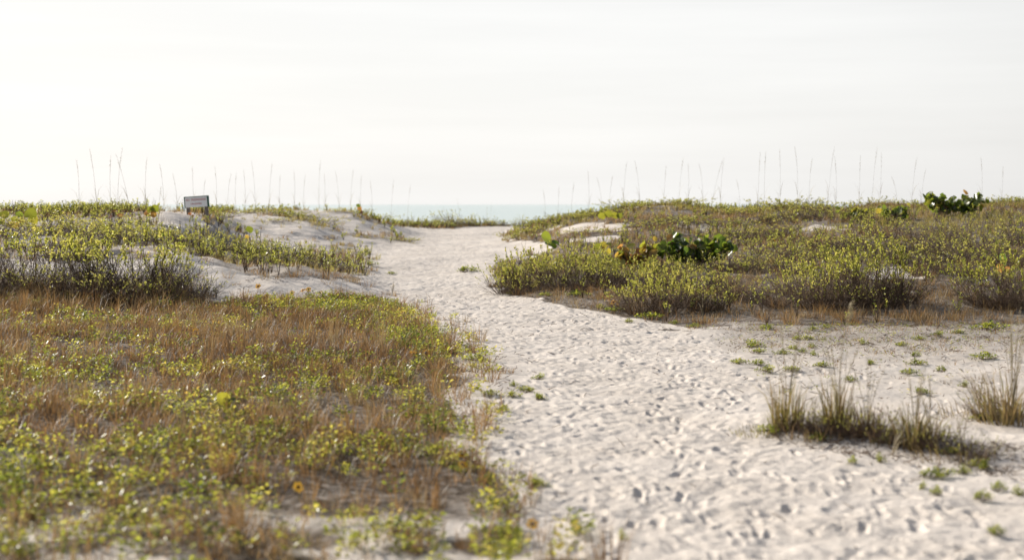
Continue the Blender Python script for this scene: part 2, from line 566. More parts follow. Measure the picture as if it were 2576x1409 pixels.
# trodden path, left and right edge measured down the sheet
PE_Y = np.array([560, 575, 600, 612, 620, 650, 700, 750, 800, 850, 900, 950, 1000, 1060, 1150, 1230, 1300, 1420, 3000])
PE_L = np.array([1000, 990, 1040, 1050, 890, 925, 915, 965, 1085, 1200, 1300, 1350, 1270, 1200, 1240, 1340, 1430, 1480, 1700])
PE_R = np.array([1345, 1330, 1295, 1290, 1290, 1262, 1245, 1330, 1560, 1750, 1850, 1890, 1900, 1910, 2020, 2350, 2500, 2650, 4000])


def path_mask(x, y, z, soft=40):
    px, py = proj(x, y, z)
    l = np.interp(py, PE_Y, PE_L)
    r = np.interp(py, PE_Y, PE_R)
    w = (vnoise(x, y, .9, 7) - .5) * 60
    m = sst(-soft, soft, px - l + w) * sst(-soft, soft, r - px + w)
    return m * (y < 74) * (py > 562)


LEFT_MEADOW = [(-900, 715), (300, 728), (450, 738), (560, 755), (700, 750), (900, 752), (965, 770), (1060, 812), (1105, 850), (1130, 900), (1165, 950), (1135, 1000),
               (1145, 1060), (1105, 1110), (1150, 1150), (1215, 1195), (1290, 1250), (1370, 1330), (1450, 1420), (1600, 2000), (-1500, 2000)]
LEFT_RISE = [(-1500, 730), (300, 740), (450, 745), (600, 750), (900, 742), (915, 690), (930, 655), (880, 620), (1035, 612), (985, 560), (930, 520), (700, 480), (-1500, 480)]
MOUND = [(415, 640), (470, 640), (540, 664), (600, 692), (700, 700), (880, 702), (912, 735), (850, 752), (620, 752), (490, 735), (440, 700)]
SAND_L = [
    [(340, 540), (420, 530), (500, 540), (530, 575), (470, 590), (380, 570)],
    [(545, 545), (600, 533), (700, 540), (770, 562), (860, 590), (760, 612), (680, 600), (600, 585), (560, 570)],
    [(765, 540), (800, 528), (870, 540), (960, 562), (990, 582), (900, 588), (820, 565)],
    [(860, 596), (1010, 604), (1020, 614), (880, 614)],
    [(640, 612), (860, 606), (860, 628), (700, 640)],
    [(-100, 655), (480, 650), (480, 700), (-100, 690)],
    [(-100, 555), (70, 555), (80, 590), (-100, 590)],
]
RIGHT_RISE = [(1262, 740), (1330, 752), (1500, 782), (1560, 800), (1700, 830), (1850, 812), (2050, 818), (3600, 830), (3600, 470), (1600, 470), (1400, 520), (1335, 562), (1275, 606), (1400, 612),
              (1350, 640), (1270, 660), (1245, 690)]
SAND_R = [
    [(1390, 572), (1440, 562), (1540, 560), (1600, 566), (1580, 582), (1460, 584), (1390, 592)],
    [(1590, 512), (1650, 510), (1660, 522), (1600, 526)],
    [(1430, 598), (1560, 594), (1570, 606), (1440, 610)],
    [(1290, 610), (1390, 608), (1380, 634), (1285, 640)],
    [(1690, 560), (1790, 565), (1790, 578), (1700, 575)],
    [(2030, 570), (2110, 565), (2110, 582), (2040, 584)],
    [(2160, 680), (2280, 668), (2300, 700), (2180, 706)],
]


def in_any(px, py, polys):
    r = np.zeros(np.shape(px), bool)
    for p in polys:
        r |= inpoly(px, py, p)
    return r


def cover(x, y, z):
    """how thickly plants cover the ground, 0..1, and which region (1 left meadow, 2 left rise, 3 right rise, 4 open sand on the right)"""
    px, py = proj(x, y, z)
    jx = (vnoise(x, y, .5, 21) - .5) * 80
    jy = (vnoise(x, y, .5, 22) - .5) * 12
    qx, qy = px + jx, py + jy
    c = np.zeros(np.shape(px))
    reg = np.zeros(np.shape(px), int)
    back = y > 62
    lm = inpoly(qx, qy, LEFT_MEADOW)
    patch = .6 * vnoise(x, y, .55, 23) + .4 * vnoise(x, y, .22, 24)
    thin = sst(1140, 1470, py)                           # bare sand shows between the plants nearest to the viewer
    cl = np.clip(1.0 - thin * 1.1 * sst(.40, .68, patch + .06 * thin), 0.30, 1)
    c = np.where(lm, cl, c)
    reg = np.where(lm, 1, reg)
    lr = inpoly(qx, qy, LEFT_RISE) & ~lm
    cc = np.where(in_any(qx, qy, SAND_L) | inpoly(qx, qy, MOUND), .12, .55 + .45 * sst(.3, .6, vnoise(x, y, 1.4, 25)))
    c = np.where(lr, cc, c)
    reg = np.where(lr, 2, reg)
    rr = inpoly(qx, qy, RIGHT_RISE) & ~lr & ~lm
    cc = np.where(in_any(qx, qy, SAND_R), .10, .72 + .28 * sst(.3, .6, vnoise(x, y, 1.4, 26)))
    c = np.where(rr, cc, c)
    reg = np.where(rr, 3, reg)
    fr = inpoly(qx - 110, qy - 8, LEFT_MEADOW) & (reg == 0) & (py > 770)
    c = np.where(fr, .26, c)
    reg = np.where(fr, 1, reg)
    gap = (y > 61) & (y < 76) & inpoly(qx, py, [(985, 548), (1040, 545), (1345, 548), (1345, 569), (1200, 571), (1100, 577), (1000, 569)])
    c = np.where(gap, 1.0, c)
    reg = np.where(gap, 2, reg)
    osr = (px > 1690 - (py - 850) * .1) & (py > 800) & (py < 1120) & ~rr & ~lm & (path_mask(x, y, z) < .4)
    c = np.where(osr, (.75 * sst(930, 815, py) + .10 * sst(1100, 850, py) + .02) * sst(1690, 1960, px + jx * 1.5 + (py - 850) * .1), c)
    reg = np.where(osr, 4, reg)
    c = np.where(back & (reg > 0) & ~gap, np.minimum(c, .5), c)
    return c, reg, px, py


def build_terrain():
    # bearings (dense in the middle) and distances
    u_in = np.linspace(-.43, .43, 760)
    u_l = -.43 - np.geomspace(.004, 2.0, 60)
    u_r = .43 + np.geomspace(.004, 2.0, 60)
    U = np.concatenate([u_l[::-1], u_in, u_r])
    D = [2.0]
    while D[-1] < 150:
        d = D[-1]
        step = .10 if d < 5 else .027 if d < 14 else .034 if d < 30 else .055 if d < 66 else .4 if d < 80 else 2.0
        D.append(d + step)
    D = np.array(D)
    X = U[:, None] * D[None, :]
    Y = np.broadcast_to(D[None, :], X.shape).copy()
    Z = gz(X, Y)
    pm = path_mask(X, Y, Z)
    # footprints
    dz = np.zeros_like(Z)
    n = 0
    for it in range(74000):
        d = 5 + 61 * random.random()
        u = random.uniform(-.2, .42)
        if random.random() > d / 66:
            continue
        x, y = u * d, d
        z = float(gz(x, y))
        m = float(path_mask(np.array(x), np.array(y), np.array(z), 30))
        px, py = proj(x, y, z)
        # less trodden sand beside the path
        if m < .3 and not (px > 1450 and py > 840 and d < 19 and random.random() < .28):
            continue
        n += 1
        ang = random.gauss(math.pi / 2 + .25 * (1 if d < 20 else -.3), .45)
        ca, sa = math.cos(ang), math.sin(ang)
        la = random.uniform(.06, .11)
        lb = random.uniform(.022, .038)
        dep = random.choice((.006, .009, .012, .016)) * random.uniform(.8, 1.2)
        R = .30
        i0, i1 = np.searchsorted(U, (x - R) / (d - R)) - 1, np.searchsorted(U, (x + R) / (d - R)) + 1
        j0, j1 = np.searchsorted(D, d - R), np.searchsorted(D, d + R)
        i0 = max(i0, 0)
        xx = X[i0:i1, j0:j1] - x
        yy = Y[i0:i1, j0:j1] - y
        a = (xx * ca + yy * sa) / la
        b = (-xx * sa + yy * ca) / (lb * (1 - .25 * np.cos(a * 2.2)))
        r = np.sqrt(a * a + b * b)
        h = -dep * np.exp(-r ** 3.4 * .85) * (1 + .25 * np.sin(a * 3)) + dep * .30 * np.exp(-((r - 1.5) / .36) ** 2)
        old = dz[i0:i1, j0:j1]
        w = np.exp(-r ** 4 * .5) * .75
        dz[i0:i1, j0:j1] = old * (1 - w) + h
    # loose, kicked-up sand between the prints
    lump = (vnoise(X, Y, .19, 31) - .5) * .016 + (vnoise(X, Y, .10, 32) - .5) * .016 + (vnoise(X, Y, .055, 35) - .5) * .013
    other = (1 - pm)
    Z = Z + dz + lump * (.35 + .65 * pm) + (vnoise(X, Y, .3, 33) - .5) * .03 * other
    bare = ((vnoise(X, Y, .62, 36) - .5) * .13 + (vnoise(X, Y, .33, 37) - .5) * .07) * (1 - pm) * sst(22, 26, Y) * sst(70, 60, Y) * (1 - .6 * sst(30, 38, Y))
    Z = Z + bare
    cv, reg, px, py = cover(X, Y, Z)
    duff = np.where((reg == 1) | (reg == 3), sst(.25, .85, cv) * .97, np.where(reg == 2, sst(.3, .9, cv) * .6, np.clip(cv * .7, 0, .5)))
    nu, nd = X.shape
    idx = np.arange(nu * nd).reshape(nu, nd)
    Q = np.stack([idx[:-1, :-1], idx[1:, :-1], idx[1:, 1:], idx[:-1, 1:]], -1).reshape(-1, 4)
    V = np.stack([X, Y, Z], -1).reshape(-1, 3)
    dfl = duff.reshape(-1)
    isp = (pm.reshape(-1)[Q].mean(1) > .5)
    for nm, sel, lab in (("sandy_path", isp, "trodden white sand footpath full of footprints running to the sea"), ("sand_dunes", ~isp, "white sand dunes and sand flat on both sides of the path")):
        q = Q[sel]
        used = np.unique(q)
        remap = np.full(len(V), -1, np.int64)
        remap[used] = np.arange(len(used))
        me = mk_mesh(nm, V[used], [remap[q]], M_SAND, {"duff": dfl[used]}, True)
        tag(obj(nm, me), lab, None, None, "structure")
    print("footprints", n, "terrain verts", len(V))


build_terrain()

# sea, out to the horizon
xs = np.concatenate([-np.geomspace(30000, 40, 24), [0], np.geomspace(40, 30000, 24)])
ys = np.geomspace(84, 40000, 60)
XX, YY = np.meshgrid(xs, ys, indexing="ij")
SV = np.stack([XX, YY, np.full_like(XX, -1.25)], -1).reshape(-1, 3)
ii = np.arange(XX.size).reshape(XX.shape)
SQ = np.stack([ii[:-1, :-1], ii[1:, :-1], ii[1:, 1:], ii[:-1, 1:]], -1).reshape(-1, 4)
tag(obj("sea", mk_mesh("sea", SV, [SQ], M_WATER)), "pale turquoise sea out to the horizon", None, None, "structure")


# ------------------------------------------------------------------ placing by bearing + distance, or by bearing + sight line to the ground
def at(px, d, dz=0.0):
    x = (px - CX) / FP * d
    return Vector((x, d, float(gz(x, d)) + dz))


def hit(px, py, lo=4.0, hi=70.0):
    """first ground point seen at that place of the sheet"""
    ds = np.linspace(lo, hi, 1600)
    x = (px - CX) / FP * ds
    z = gz(x, ds)
    _, gy = proj(x, ds, z)
    k = np.nonzero(gy <= py)[0]
    d = ds[k[0]] if len(k) else hi
    return at(px, d)


def scatter(n, u0, u1, d0, d1):
    """points spread evenly over the ground (by area) of a sector"""
    d = np.sqrt(rng.uniform(d0 * d0, d1 * d1, n))
    u = rng.uniform(u0, u1, n)
    x = u * d
    z = gz(x, d)
    return x, d, z


def sector_area(u0, u1, d0, d1):
    return (u1 - u0) * (d1 * d1 - d0 * d0) / 2


# ------------------------------------------------------------------ ground-covering plants nobody could count
def tuft_blades(g, x, y, z, nb, h, wd, tint, spread=.035, lean=(.1, .55), zoff=-.01):
    n = len(x)
    rep = np.repeat(np.arange(n), nb)
    m = len(rep)
    a = rng.uniform(0, 2 * math.pi, m)
    r = spread * np.sqrt(rng.random(m))
    P = np.stack([x[rep] + r * np.cos(a), y[rep] + r * np.sin(a), z[rep] + zoff], 1)
    hh = np.broadcast_to(h, (n,))[rep] * rng.uniform(.55, 1.1, m)
    ww = np.broadcast_to(wd, (n,))[rep] * rng.uniform(.7, 1.2, m)
    blades(g, P, a + rng.normal(0, .5, m), rng.uniform(lean[0], lean[1], m), hh, ww, np.clip(np.broadcast_to(tint, (n,))[rep] + rng.normal(0, .12, m), 0, 1))


g_dry = Geo()
g_olive = Geo()
g_leaf = Geo()
g_sprig_s = Geo()
g_sprig_l = Geo()
g_litter = Geo()

# left meadow: russet dry grass
U0, U1 = -.46, .12
dens = 72
x, y, z = scatter(int(dens * sector_area(U0, U1, 5.2, 25)), U0, U1, 5.2, 25)
c, reg, px, py = cover(x, y, z)
pat = vnoise(x, y, 1.1, 41)
keep = (reg == 1) & (rng.random(len(x)) < c * (.35 + .65 * sst(.25, .6, pat)))
keep &= rng.random(len(x)) < np.where(py > 1150, .75, .9)
x, y, z, pat, py = x[keep], y[keep], z[keep], pat[keep], py[keep]
hh = .10 + .17 * rng.random(len(x)) ** 1.5 + .05 * sst(.4, .8, pat)
hh *= np.where(py > 1200, .8, 1.0)
tone = np.clip(.30 + .60 * vnoise(x, y, 1.6, 43) + rng.normal(0, .16, len(x)), 0, 1)
tuft_blades(g_dry, x, y, z, 12, hh, .0040 + .0001 * y, np.clip(tone + .25 * (rng.random(len(x)) < .3), 0, 1), .045, (.05, 1.1))
print("left tufts", len(x))
# taller clumps in it
k = rng.random(len(x)) < .022
tuft_blades(g_dry, x[k], y[k], z[k], 30, .22 + .18 * rng.random(k.sum()), .005, rng.normal(.42, .2, k.sum()), .05, (.05, .45))

x, y, z = scatter(int(26 * sector_area(-.46, -.18, 19.5, 24)), -.46, -.18, 19.5, 24)
c, reg, px, py = cover(x, y, z)
k = (px < 520) & (py > 715)
tuft_blades(g_dry, x[k], y[k], z[k], 12, .15 + .30 * rng.random(k.sum()) ** 1.5, .006, np.clip(rng.normal(.42, .25, k.sum()), 0, 1), .08, (.05, .7))
# low leafy plants through the left meadow
x, y, z = scatter(int(78 * sector_area(U0, U1, 5.2, 25)), U0, U1, 5.2, 25)
c, reg, px, py = cover(x, y, z)
pt = .40 * vnoise(x, y, .9, 51) + .60 * vnoise(x, y, .24, 52)
edge = sst(780, 830, py) * sst(1500, 900, px) * 0
strip = inpoly(px, py, [(620, 750), (960, 752), (1070, 810), (1120, 870), (1100, 905), (1000, 880), (900, 800), (700, 790)])
prob = sst(.50, .59, pt) * .9 + strip * 1.1
prob *= np.where((py < 905) & ~strip, .6, 1.0)
prob += (py > 900) * .05
keep = (reg == 1) & (rng.random(len(x)) < prob * np.clip(c + .25 * (c > .1), 0, 1))
x, y, z = x[keep], y[keep], z[keep]
print("leafy plants", len(x))


def leafy(g, x, y, z, nl, hgt, ll, tint, spread=.07):
    n = len(x)
    rep = np.repeat(np.arange(n), nl)
    m = len(rep)
    a = rng.uniform(0, 2 * math.pi, m)
    r = spread * np.sqrt(rng.random(m))
    H = np.broadcast_to(hgt, (n,))[rep]
    P = np.stack([x[rep] + r * np.cos(a), y[rep] + r * np.sin(a), z[rep] + H * rng.uniform(.25, 1.0, m)], 1)
    el = rng.uniform(-.15, .9, m)
    a2 = a + rng.normal(0, .6, m)
    Dd = np.stack([np.cos(a2) * np.cos(el), np.sin(a2) * np.cos(el), np.sin(el)], 1)
    Nn = np.stack([-np.cos(a2) * np.sin(el), -np.sin(a2) * np.sin(el), np.cos(el)], 1) + rng.normal(0, .35, (m, 3))
    ln = np.broadcast_to(ll, (n,))[rep] * rng.uniform(.6, 1.25, m)
    leaves(g, P, Dd, Nn, ln, ln * rng.uniform(.45, .7, m), .16, np.clip(np.broadcast_to(tint, (n,))[rep] + rng.normal(0, .13, m), 0, 1))


leafy(g_leaf, x, y, z, 24, .05 + .12 * rng.random(len(x)) ** 1.3, .036, np.clip(.12 + .75 * vnoise(x, y, .5, 57) + rng.normal(0, .12, len(x)), 0, 1), .05)

# rises: olive-brown grass, thin twigs, upright leafy sprigs
for (u0, u1, d0, d1, rg, dn, tuft_t) in ((-.46, .02, 20, 76, 2, 11, .55), (-.02, .46, 17, 58, 3, 17, .62)):
    x, y, z = scatter(int(dn * sector_area(u0, u1, d0, d1)), u0, u1, d0, d1)
    c, reg, px, py = cover(x, y, z)
    keep = (reg == rg) & (rng.random(len(x)) < c * np.where(rg == 2, .8, 1))
    x, y, z = x[keep], y[keep], z[keep]
    near = y < 27
    pt = vnoise(x, y, 2.2, 61)
    tuft_blades(g_olive, x[~near], y[~near], z[~near], 11, .10 + .16 * rng.random((~near).sum()), .0032 + .00020 * y[~near], np.clip(.36 + .66 * sst(.25, .75, pt[~near]) + rng.normal(0, .1, (~near).sum()), 0, 1), .07, (.1, .8))
    tuft_blades(g_dry, x[near], y[near], z[near], 18, .08 + .22 * rng.random(near.sum()) ** 1.6, .0055, rng.normal(tuft_t - .18, .2, near.sum()), .10, (.1, 1.3))
    k = near & (rng.random(len(x)) < .6)
    tuft_blades(g_dry, x[k] + .05, y[k], z[k], 14, .08 + .12 * rng.random(k.sum()), .0055, rng.normal(tuft_t + .15, .25, k.sum()), .12, (.2, 1.4))
    print("rise tufts", len(x))
    # sprigs
    x, y, z = scatter(int(9 * sector_area(u0, u1, d0, d1)), u0, u1, d0, d1)
    c, reg, px, py = cover(x, y, z)
    pt = .6 * vnoise(x, y, 3.6, 63 + rg) + .4 * vnoise(x, y, 1.3, 66 + rg)
    keep = (reg == rg) & (c > .25) & (rng.random(len(x)) < c * np.where(rg == 3, .62 - .3 * sst(2150, 2400, px), 1.0) * (.12 + .88 * sst(.42, .62, pt)))
    x, y, z = x[keep], y[keep], z[keep]
    n = len(x)
    print("sprigs", n)
    nst = 6
    rep = np.repeat(np.arange(n), nst)
    m = len(rep)
    a = rng.uniform(0, 2 * math.pi, m)
    H = (.16 + .26 * rng.random(m)) * np.where(y[rep] > 40, .7, 1)
    ln = rng.uniform(.05, .45, m)
    B = np.stack([x[rep], y[rep], z[rep] - .01], 1)
    dirv = np.stack([np.cos(a) * ln, np.sin(a) * ln, np.ones(m)], 1)
    pts = np.stack([B, B + dirv * (H * .5)[:, None] + rng.normal(0, .012, (m, 3)), B + dirv * H[:, None] * np.array([1.15, 1.15, 1])], 1)
    tubes(g_sprig_s, pts, np.array([[.0028, .0022, .001]]) * (1 + y[rep, None] / 40), 3, rng.random(m))
    nl = 11
    r2 = np.repeat(np.nonzero(rng.random(m) < .32)[0], nl)
    q = len(r2)
    t = 1.03 - .5 * rng.random(q) ** 1.4
    P = pts[r2, 0] + (pts[r2, 2] - pts[r2, 0]) * t[:, None]
    a2 = rng.uniform(0, 2 * math.pi, q)
    el = rng.uniform(.2, 1.1, q)
    Dd = np.stack([np.cos(a2) * np.cos(el), np.sin(a2) * np.cos(el), np.sin(el)], 1)
    Nn = np.stack([-np.cos(a2) * np.sin(el), -np.sin(a2) * np.sin(el), np.cos(el)], 1) + rng.normal(0, .3, (q, 3))
    lf = (.024 + .0007 * y[rep][r2]) * rng.uniform(.7, 1.2, q)
    leaves(g_sprig_l, P, Dd, Nn, lf, lf * .58, .15, np.clip(rng.normal(.55, .2, q), 0, 1))

# the thin cover of the open sand on the right, and litter of dead stems
x, y, z = scatter(int(75 * sector_area(.1, .45, 8, 22)), .1, .45, 8, 22)
c, reg, px, py = cover(x, y, z)
keep = (reg == 4) & (rng.random(len(x)) < c)
x, y, z = x[keep], y[keep], z[keep]
k = rng.random(len(x)) < .62
tuft_blades(g_dry, x[k], y[k], z[k], 8, .03 + .11 * rng.random(k.sum()) ** 2, .004, rng.normal(.5, .25, k.sum()), .06, (.3, 1.3))
leafy(g_leaf, x[~k], y[~k], z[~k], 8, .05, .022, rng.normal(.4, .2, (~k).sum()), .04)


def litter(n, u0, u1, d0, d1, test, ln=(.02, .10)):
    x, y, z = scatter(n, u0, u1, d0, d1)
    k = test(x, y, z)
    x, y, z = x[k], y[k], z[k]
    n = len(x)
    a = rng.uniform(0, 2 * math.pi, n)
    l = ln[0] + (ln[1] - ln[0]) * rng.random(n) ** 2
    P0 = np.stack([x, y, z + .006 + .004 * rng.random(n)], 1)
    dv = np.stack([np.cos(a), np.sin(a), rng.uniform(-.05, .55, n)], 1)
    sd = np.stack([-np.sin(a), np.cos(a), np.zeros(n)], 1) * rng.normal(0, .18, n)[:, None]
    pts = np.stack([P0, P0 + dv * (l * .5)[:, None] + sd * l[:, None], P0 + dv * l[:, None]], 1)
    tubes(g_litter, pts, np.array([[.0022, .0024, .0012]]) * (1 + y[:, None] / 30), 3, rng.random(n))


def t_any(x, y, z):
    c, reg, px, py = cover(x, y, z)
    pm = path_mask(x, y, z)
    near_edge = sst(.0, .5, 1 - pm)
    return rng.random(len(x)) < np.where(reg == 0, .10 + .4 * near_edge * .5, np.where(reg == 4, .25 + c, np.where(reg == 1, .9, .5)))


litter(15000, -.45, .45, 5.2, 26, t_any)
litter(3000, .18, .40, 8.3, 11.5, lambda x, y, z: inpoly(*proj(x, y, z), [(1930, 1075), (2050, 1050), (2350, 1085), (2600, 1130), (2600, 1215), (2350, 1185), (2150, 1150), (1960, 1115)]))

for nm, gg, mt, lab in (("dry_grass", g_dry, M_DRY, "russet and straw dry grass covering the ground beside the path"),
                        ("dune_grass", g_olive, M_OLIVE, "olive brown grass covering the slopes of the dunes"),
                        ("ground_cover", g_leaf, M_GREEN, "low lime green leafy ground cover among the dry grass"),
                        ("plant_litter", g_litter, M_TWIG, "dead stems and bits of twig lying on the sand")):
    tag(obj(nm, gg.mesh(nm, mt)), lab, None, None, "stuff")
us = obj("dune_undergrowth", g_sprig_s.mesh("dune_undergrowth", M_TWIG))
tag(us, "thin leafy sprigs growing through the grass of the dunes", None, None, "stuff")
obj("leaves", g_sprig_l.mesh("undergrowth_leaves", M_SHRUB), us)


# ------------------------------------------------------------------ shrubs
def shrub_meshes(seed, nstem, leaf, lcount, squat=1.0, sides=3, bare=.38, keep=.38):
    """unit shrub: about 1 m tall, 1.5 m wide; stems and foliage meshes"""
    r = np.random.default_rng(seed)
    gs, gl = Geo(), Geo()
    a = r.uniform(0, 2 * math.pi, nstem)
    sp = np.sqrt(r.random(nstem))
    b0 = np.stack([.26 * sp * np.cos(a), .26 * sp * np.sin(a), np.full(nstem, -.03)], 1)
    out = sp * .62 * squat + r.normal(0, .06, nstem)
    Ht = (1 - .40 * sp ** 2) * np.where(r.random(nstem) < .22, r.uniform(.9, 1.18, nstem), r.uniform(.45, .95, nstem))
    aa = a + r.normal(0, .35, nstem)
    K = 5
    ts = np.linspace(0, 1, K)
    pts = b0[:, None, :] + np.stack([np.cos(aa)[:, None] * out[:, None] * (ts ** .85)[None], np.sin(aa)[:, None] * out[:, None] * (ts ** .85)[None], Ht[:, None] * (ts ** 1.12)[None]], -1)
    pts[:, 1:, :] += r.normal(0, .022, (nstem, K - 1, 3))
    tubes(gs, pts, np.array([[.0050, .0044, .0036, .0026, .0014]]) * r.uniform(.7, 1.3, (nstem, 1)), sides, r.random(nstem))
    # side branches
    nb = nstem * 4
    si = r.integers(0, nstem, nb)
    t = r.uniform(.25, .97, nb) ** .8
    f = t * (K - 1)
    i = np.minimum(f.astype(int), K - 2)
    w = (f - i)[:, None]
    P = pts[si, i] * (1 - w) + pts[si, i + 1] * w
    ax = unit(pts[si, i + 1] - pts[si, i])
    dv = unit(ax * .75 + r.normal(0, .5, (nb, 3)) + np.array([0, 0, .35]))
    bl = r.uniform(.10, .26, nb) * (1.15 - .5 * t)
    bp = np.stack([P, P + dv * (bl * .5)[:, None] + r.normal(0, .008, (nb, 3)), P + unit(dv + np.array([0, 0, .35])) * bl[:, None]], 1)
    tubes(gs, bp, np.array([[.003, .0024, .0012]]), sides, r.random(nb))
    # bare dead twigs low down
    nd = nstem * 8
    si = r.integers(0, nstem, nd)
    t = r.uniform(.02, .72, nd)
    f = t * (K - 1)
    i = np.minimum(f.astype(int), K - 2)
    w = (f - i)[:, None]
    P2 = pts[si, i] * (1 - w) + pts[si, i + 1] * w
    dv2 = unit(r.normal(0, 1, (nd, 3)) + np.array([0, 0, .5]))
    l2 = r.uniform(.08, .25, nd)
    tubes(gs, np.stack([P2, P2 + dv2 * (l2 * .5)[:, None] + r.normal(0, .012, (nd, 3)), P2 + dv2 * l2[:, None]], 1), np.array([[.0022, .0018, .0009]]), sides, r.random(nd))
    # leaves on branch and stem tips
    clump = r.random(nb)
    src = [(bp, np.clip((bp[:, 2, 2] - bare * .8) / .3, 0, 1) * (clump > keep)), (pts[:, 2:, :], (r.random(nstem) > keep * .6) * np.clip((pts[:, -1, 2] - bare * .8) / .25, 0, 1))]
    for S, wgt in src:
        nS = len(S)
        rp = np.repeat(np.arange(nS), lcount)
        rp = rp[r.random(len(rp)) < wgt[rp]]
        q = len(rp)
        t = 1.06 - .55 * r.random(q) ** 1.6
        kk = S.shape[1] - 1
        f = np.clip(t, 0, .999) * kk
        i = f.astype(int)
        w = (f - i)[:, None]
        P = S[rp, i] * (1 - w) + S[rp, i + 1] * w
        ax = unit(S[rp, i + 1] - S[rp, i])
        dv = unit(ax * .9 + r.normal(0, .55, (q, 3)) + np.array([0, 0, .15]))
        ln = leaf * r.uniform(.65, 1.25, q)
        br = np.clip(.50 + .9 * (clump[rp] - .5 if nS == nb else 0) + r.normal(0, .16, q), 0, 1)
        leaves(gl, P, dv, r.normal(0, 1, (q, 3)), ln, ln * r.uniform(.44, .62, q), .14, br)
    return gs.mesh("shrub_stems", M_TWIG), gl.mesh("shrub_foliage", M_SHRUB)


SHRUB_NEAR = [shrub_meshes(100 + k, 74, .036, 22, bare=.46, keep=.56) for k in range(5)]
SHRUB_TALL = [shrub_meshes(150 + k, 78, .036, 22, bare=.60, keep=.52) for k in range(3)]
SHRUB_MID = [shrub_meshes(200 + k, 64, .044, 13, 1.15, 3, .25, .68 + .06 * (k % 3)) for k in range(4)]
SHRUB_FAR = [shrub_meshes(300 + k, 50, .056, 11, 1.3, 3, .1, .58) for k in range(4)]
SHRUB_BARE = [shrub_meshes(350 + k, 95, .032, 10, 1.1, 3, .45, .80) for k in range(3)]
SHRUB_BAREMID = [shrub_meshes(380 + k, 75, .042, 8, 1.2, 3, .35, .80) for k in range(3)]
_sc = {"n": 0, "m": 0, "f": 0, "b": 0, "d": 0, "t": 0}


def shrub(px, d, H, width, label, group, kind="n", sink=0.0):
    lib = {"n": SHRUB_NEAR, "t": SHRUB_TALL, "m": SHRUB_MID, "f": SHRUB_FAR, "b": SHRUB_BARE, "d": SHRUB_BAREMID}[kind]
    k = _sc[kind]
    _sc[kind] += 1
    st, fo = lib[k % len(lib)]
    p = at(px, d, -sink)
    r = bpy.data.objects.new("dune_shrub", None)
    r.empty_display_size = .2
    COL.objects.link(r)
    r.location = p
    r.rotation_euler = (random.uniform(-.12, .12), random.uniform(-.12, .12), random.uniform(0, 6.28))
    s = width / 1.45
    r.scale = (s, s * random.uniform(.85, 1.1), H)
    tag(r, label, "shrub", group)
    obj("stems", st, r)
    obj("foliage", fo, r)
    return r


GL, GR, GC = "leafy shrubs on the left dune", "leafy shrubs on the right dune", "low shrubs along the dune crests"
for a in [
    # left dune, front row
    (335, 22.2, 1.16, 2.1, "big twiggy shrub with lime green top in front of the left sand mound", GL),
    (215, 22.4, .98, 1.5, "twiggy shrub just left of the big lime topped shrub by the mound", GL),
    (85, 22.2, 1.08, 1.8, "tall bushy shrub near the left edge, grey stems bare below", GL),
    (-40, 22.0, 1.08, 1.7, "shrub cut off by the left edge of the photo, nearest row", GL),
    (425, 23.2, .62, 1.2, "low twiggy shrub against the left flank of the white sand mound", GL),
    (150, 25.8, .55, 1.3, "leafy shrub behind the front row with white sand showing around it", GL),
]:
    shrub(*a, kind="t")
for a in [
    (505, 28.5, .30, 1.0, "low leafy shrub directly behind the crest of the white mound", GL),
    (585, 29.0, .26, 1.0, "low green shrub behind the mound, right of its highest point", GL),
    (665, 29.5, .24, .9, "low green shrub on the falling slope behind the mound", GL),
    (20, 31.0, .55, 1.4, "shrub beneath the broad olive leaves at the left edge", GL),
    (110, 32.0, .5, 1.5, "shrub under the round leaf on the left skyline", GL),
    (190, 31.0, .52, 1.5, "bright green shrub below the tallest stalks on the left skyline", GL),
    (265, 32.0, .5, 1.5, "dense green shrub left of the rust coloured leaves on the skyline", GL),
    (345, 30.5, .5, 1.5, "shrub with dark stems standing over the big twiggy shrub", GL),
    (415, 31.0, .42, 1.2, "thin shrub in front of the shaded sand hump below the sign", GL),
    (480, 32.0, .46, 1.1, "thin upright shrub on the right end of the shaded hump", GL),
    (545, 32.5, .46, 1.1, "brown green shrub right of the shaded sand hump", GL),
    (610, 33.0, .45, 1.0, "brown shrub below the lone round leaf on the left dune", GL, "d"),
    (655, 33.5, .36, 1.0, "small brown shrub right of the lone round leaf", GL, "d"),
    (710, 31.5, .34, 1.2, "grey brown scrubby shrub at the foot of the far white slope", GL, "d"),
    (770, 31.0, .33, 1.2, "grey scrubby shrub midway along the grassy tongue left of the path", GL, "d"),
    (830, 31.5, .33, 1.1, "grey scrubby shrub near the end of the grassy tongue", GL, "d"),
    (882, 32.0, .28, .8, "small shrub at the tip of the grassy tongue beside the path", GL, "d"),
]:
    shrub(*a[:6], kind=a[6] if len(a) > 6 else "m")
for a in [
    (560, 43.5, .3, 1.6, "low crest shrub just right of the white sign", GC),
    (620, 50, .32, 1.8, "low crest shrub above the middle white slope", GC),
    (680, 51, .35, 1.8, "highest low shrub on the left crest, right of the sign", GC),
    (735, 51, .3, 1.6, "low crest shrub between the two white slopes", GC),
    (812, 49.5, .3, 1.4, "olive shrub on the saddle between the two far white slopes", GC),
    (880, 55.5, .28, 1.4, "low shrub on the crest of the farthest white slope", GC),
    (940, 55, .22, 1.4, "low shrub on the shoulder where the far slope falls to the sea", GC),
    (1020, 47.6, .2, 1.0, "dark green low shrub at the toe of the sand ledge by the path", GC),
    (700, 45.2, .18, .8, "dark little shrub alone on the white slope", GC),
]:
    shrub(*a, kind="f")
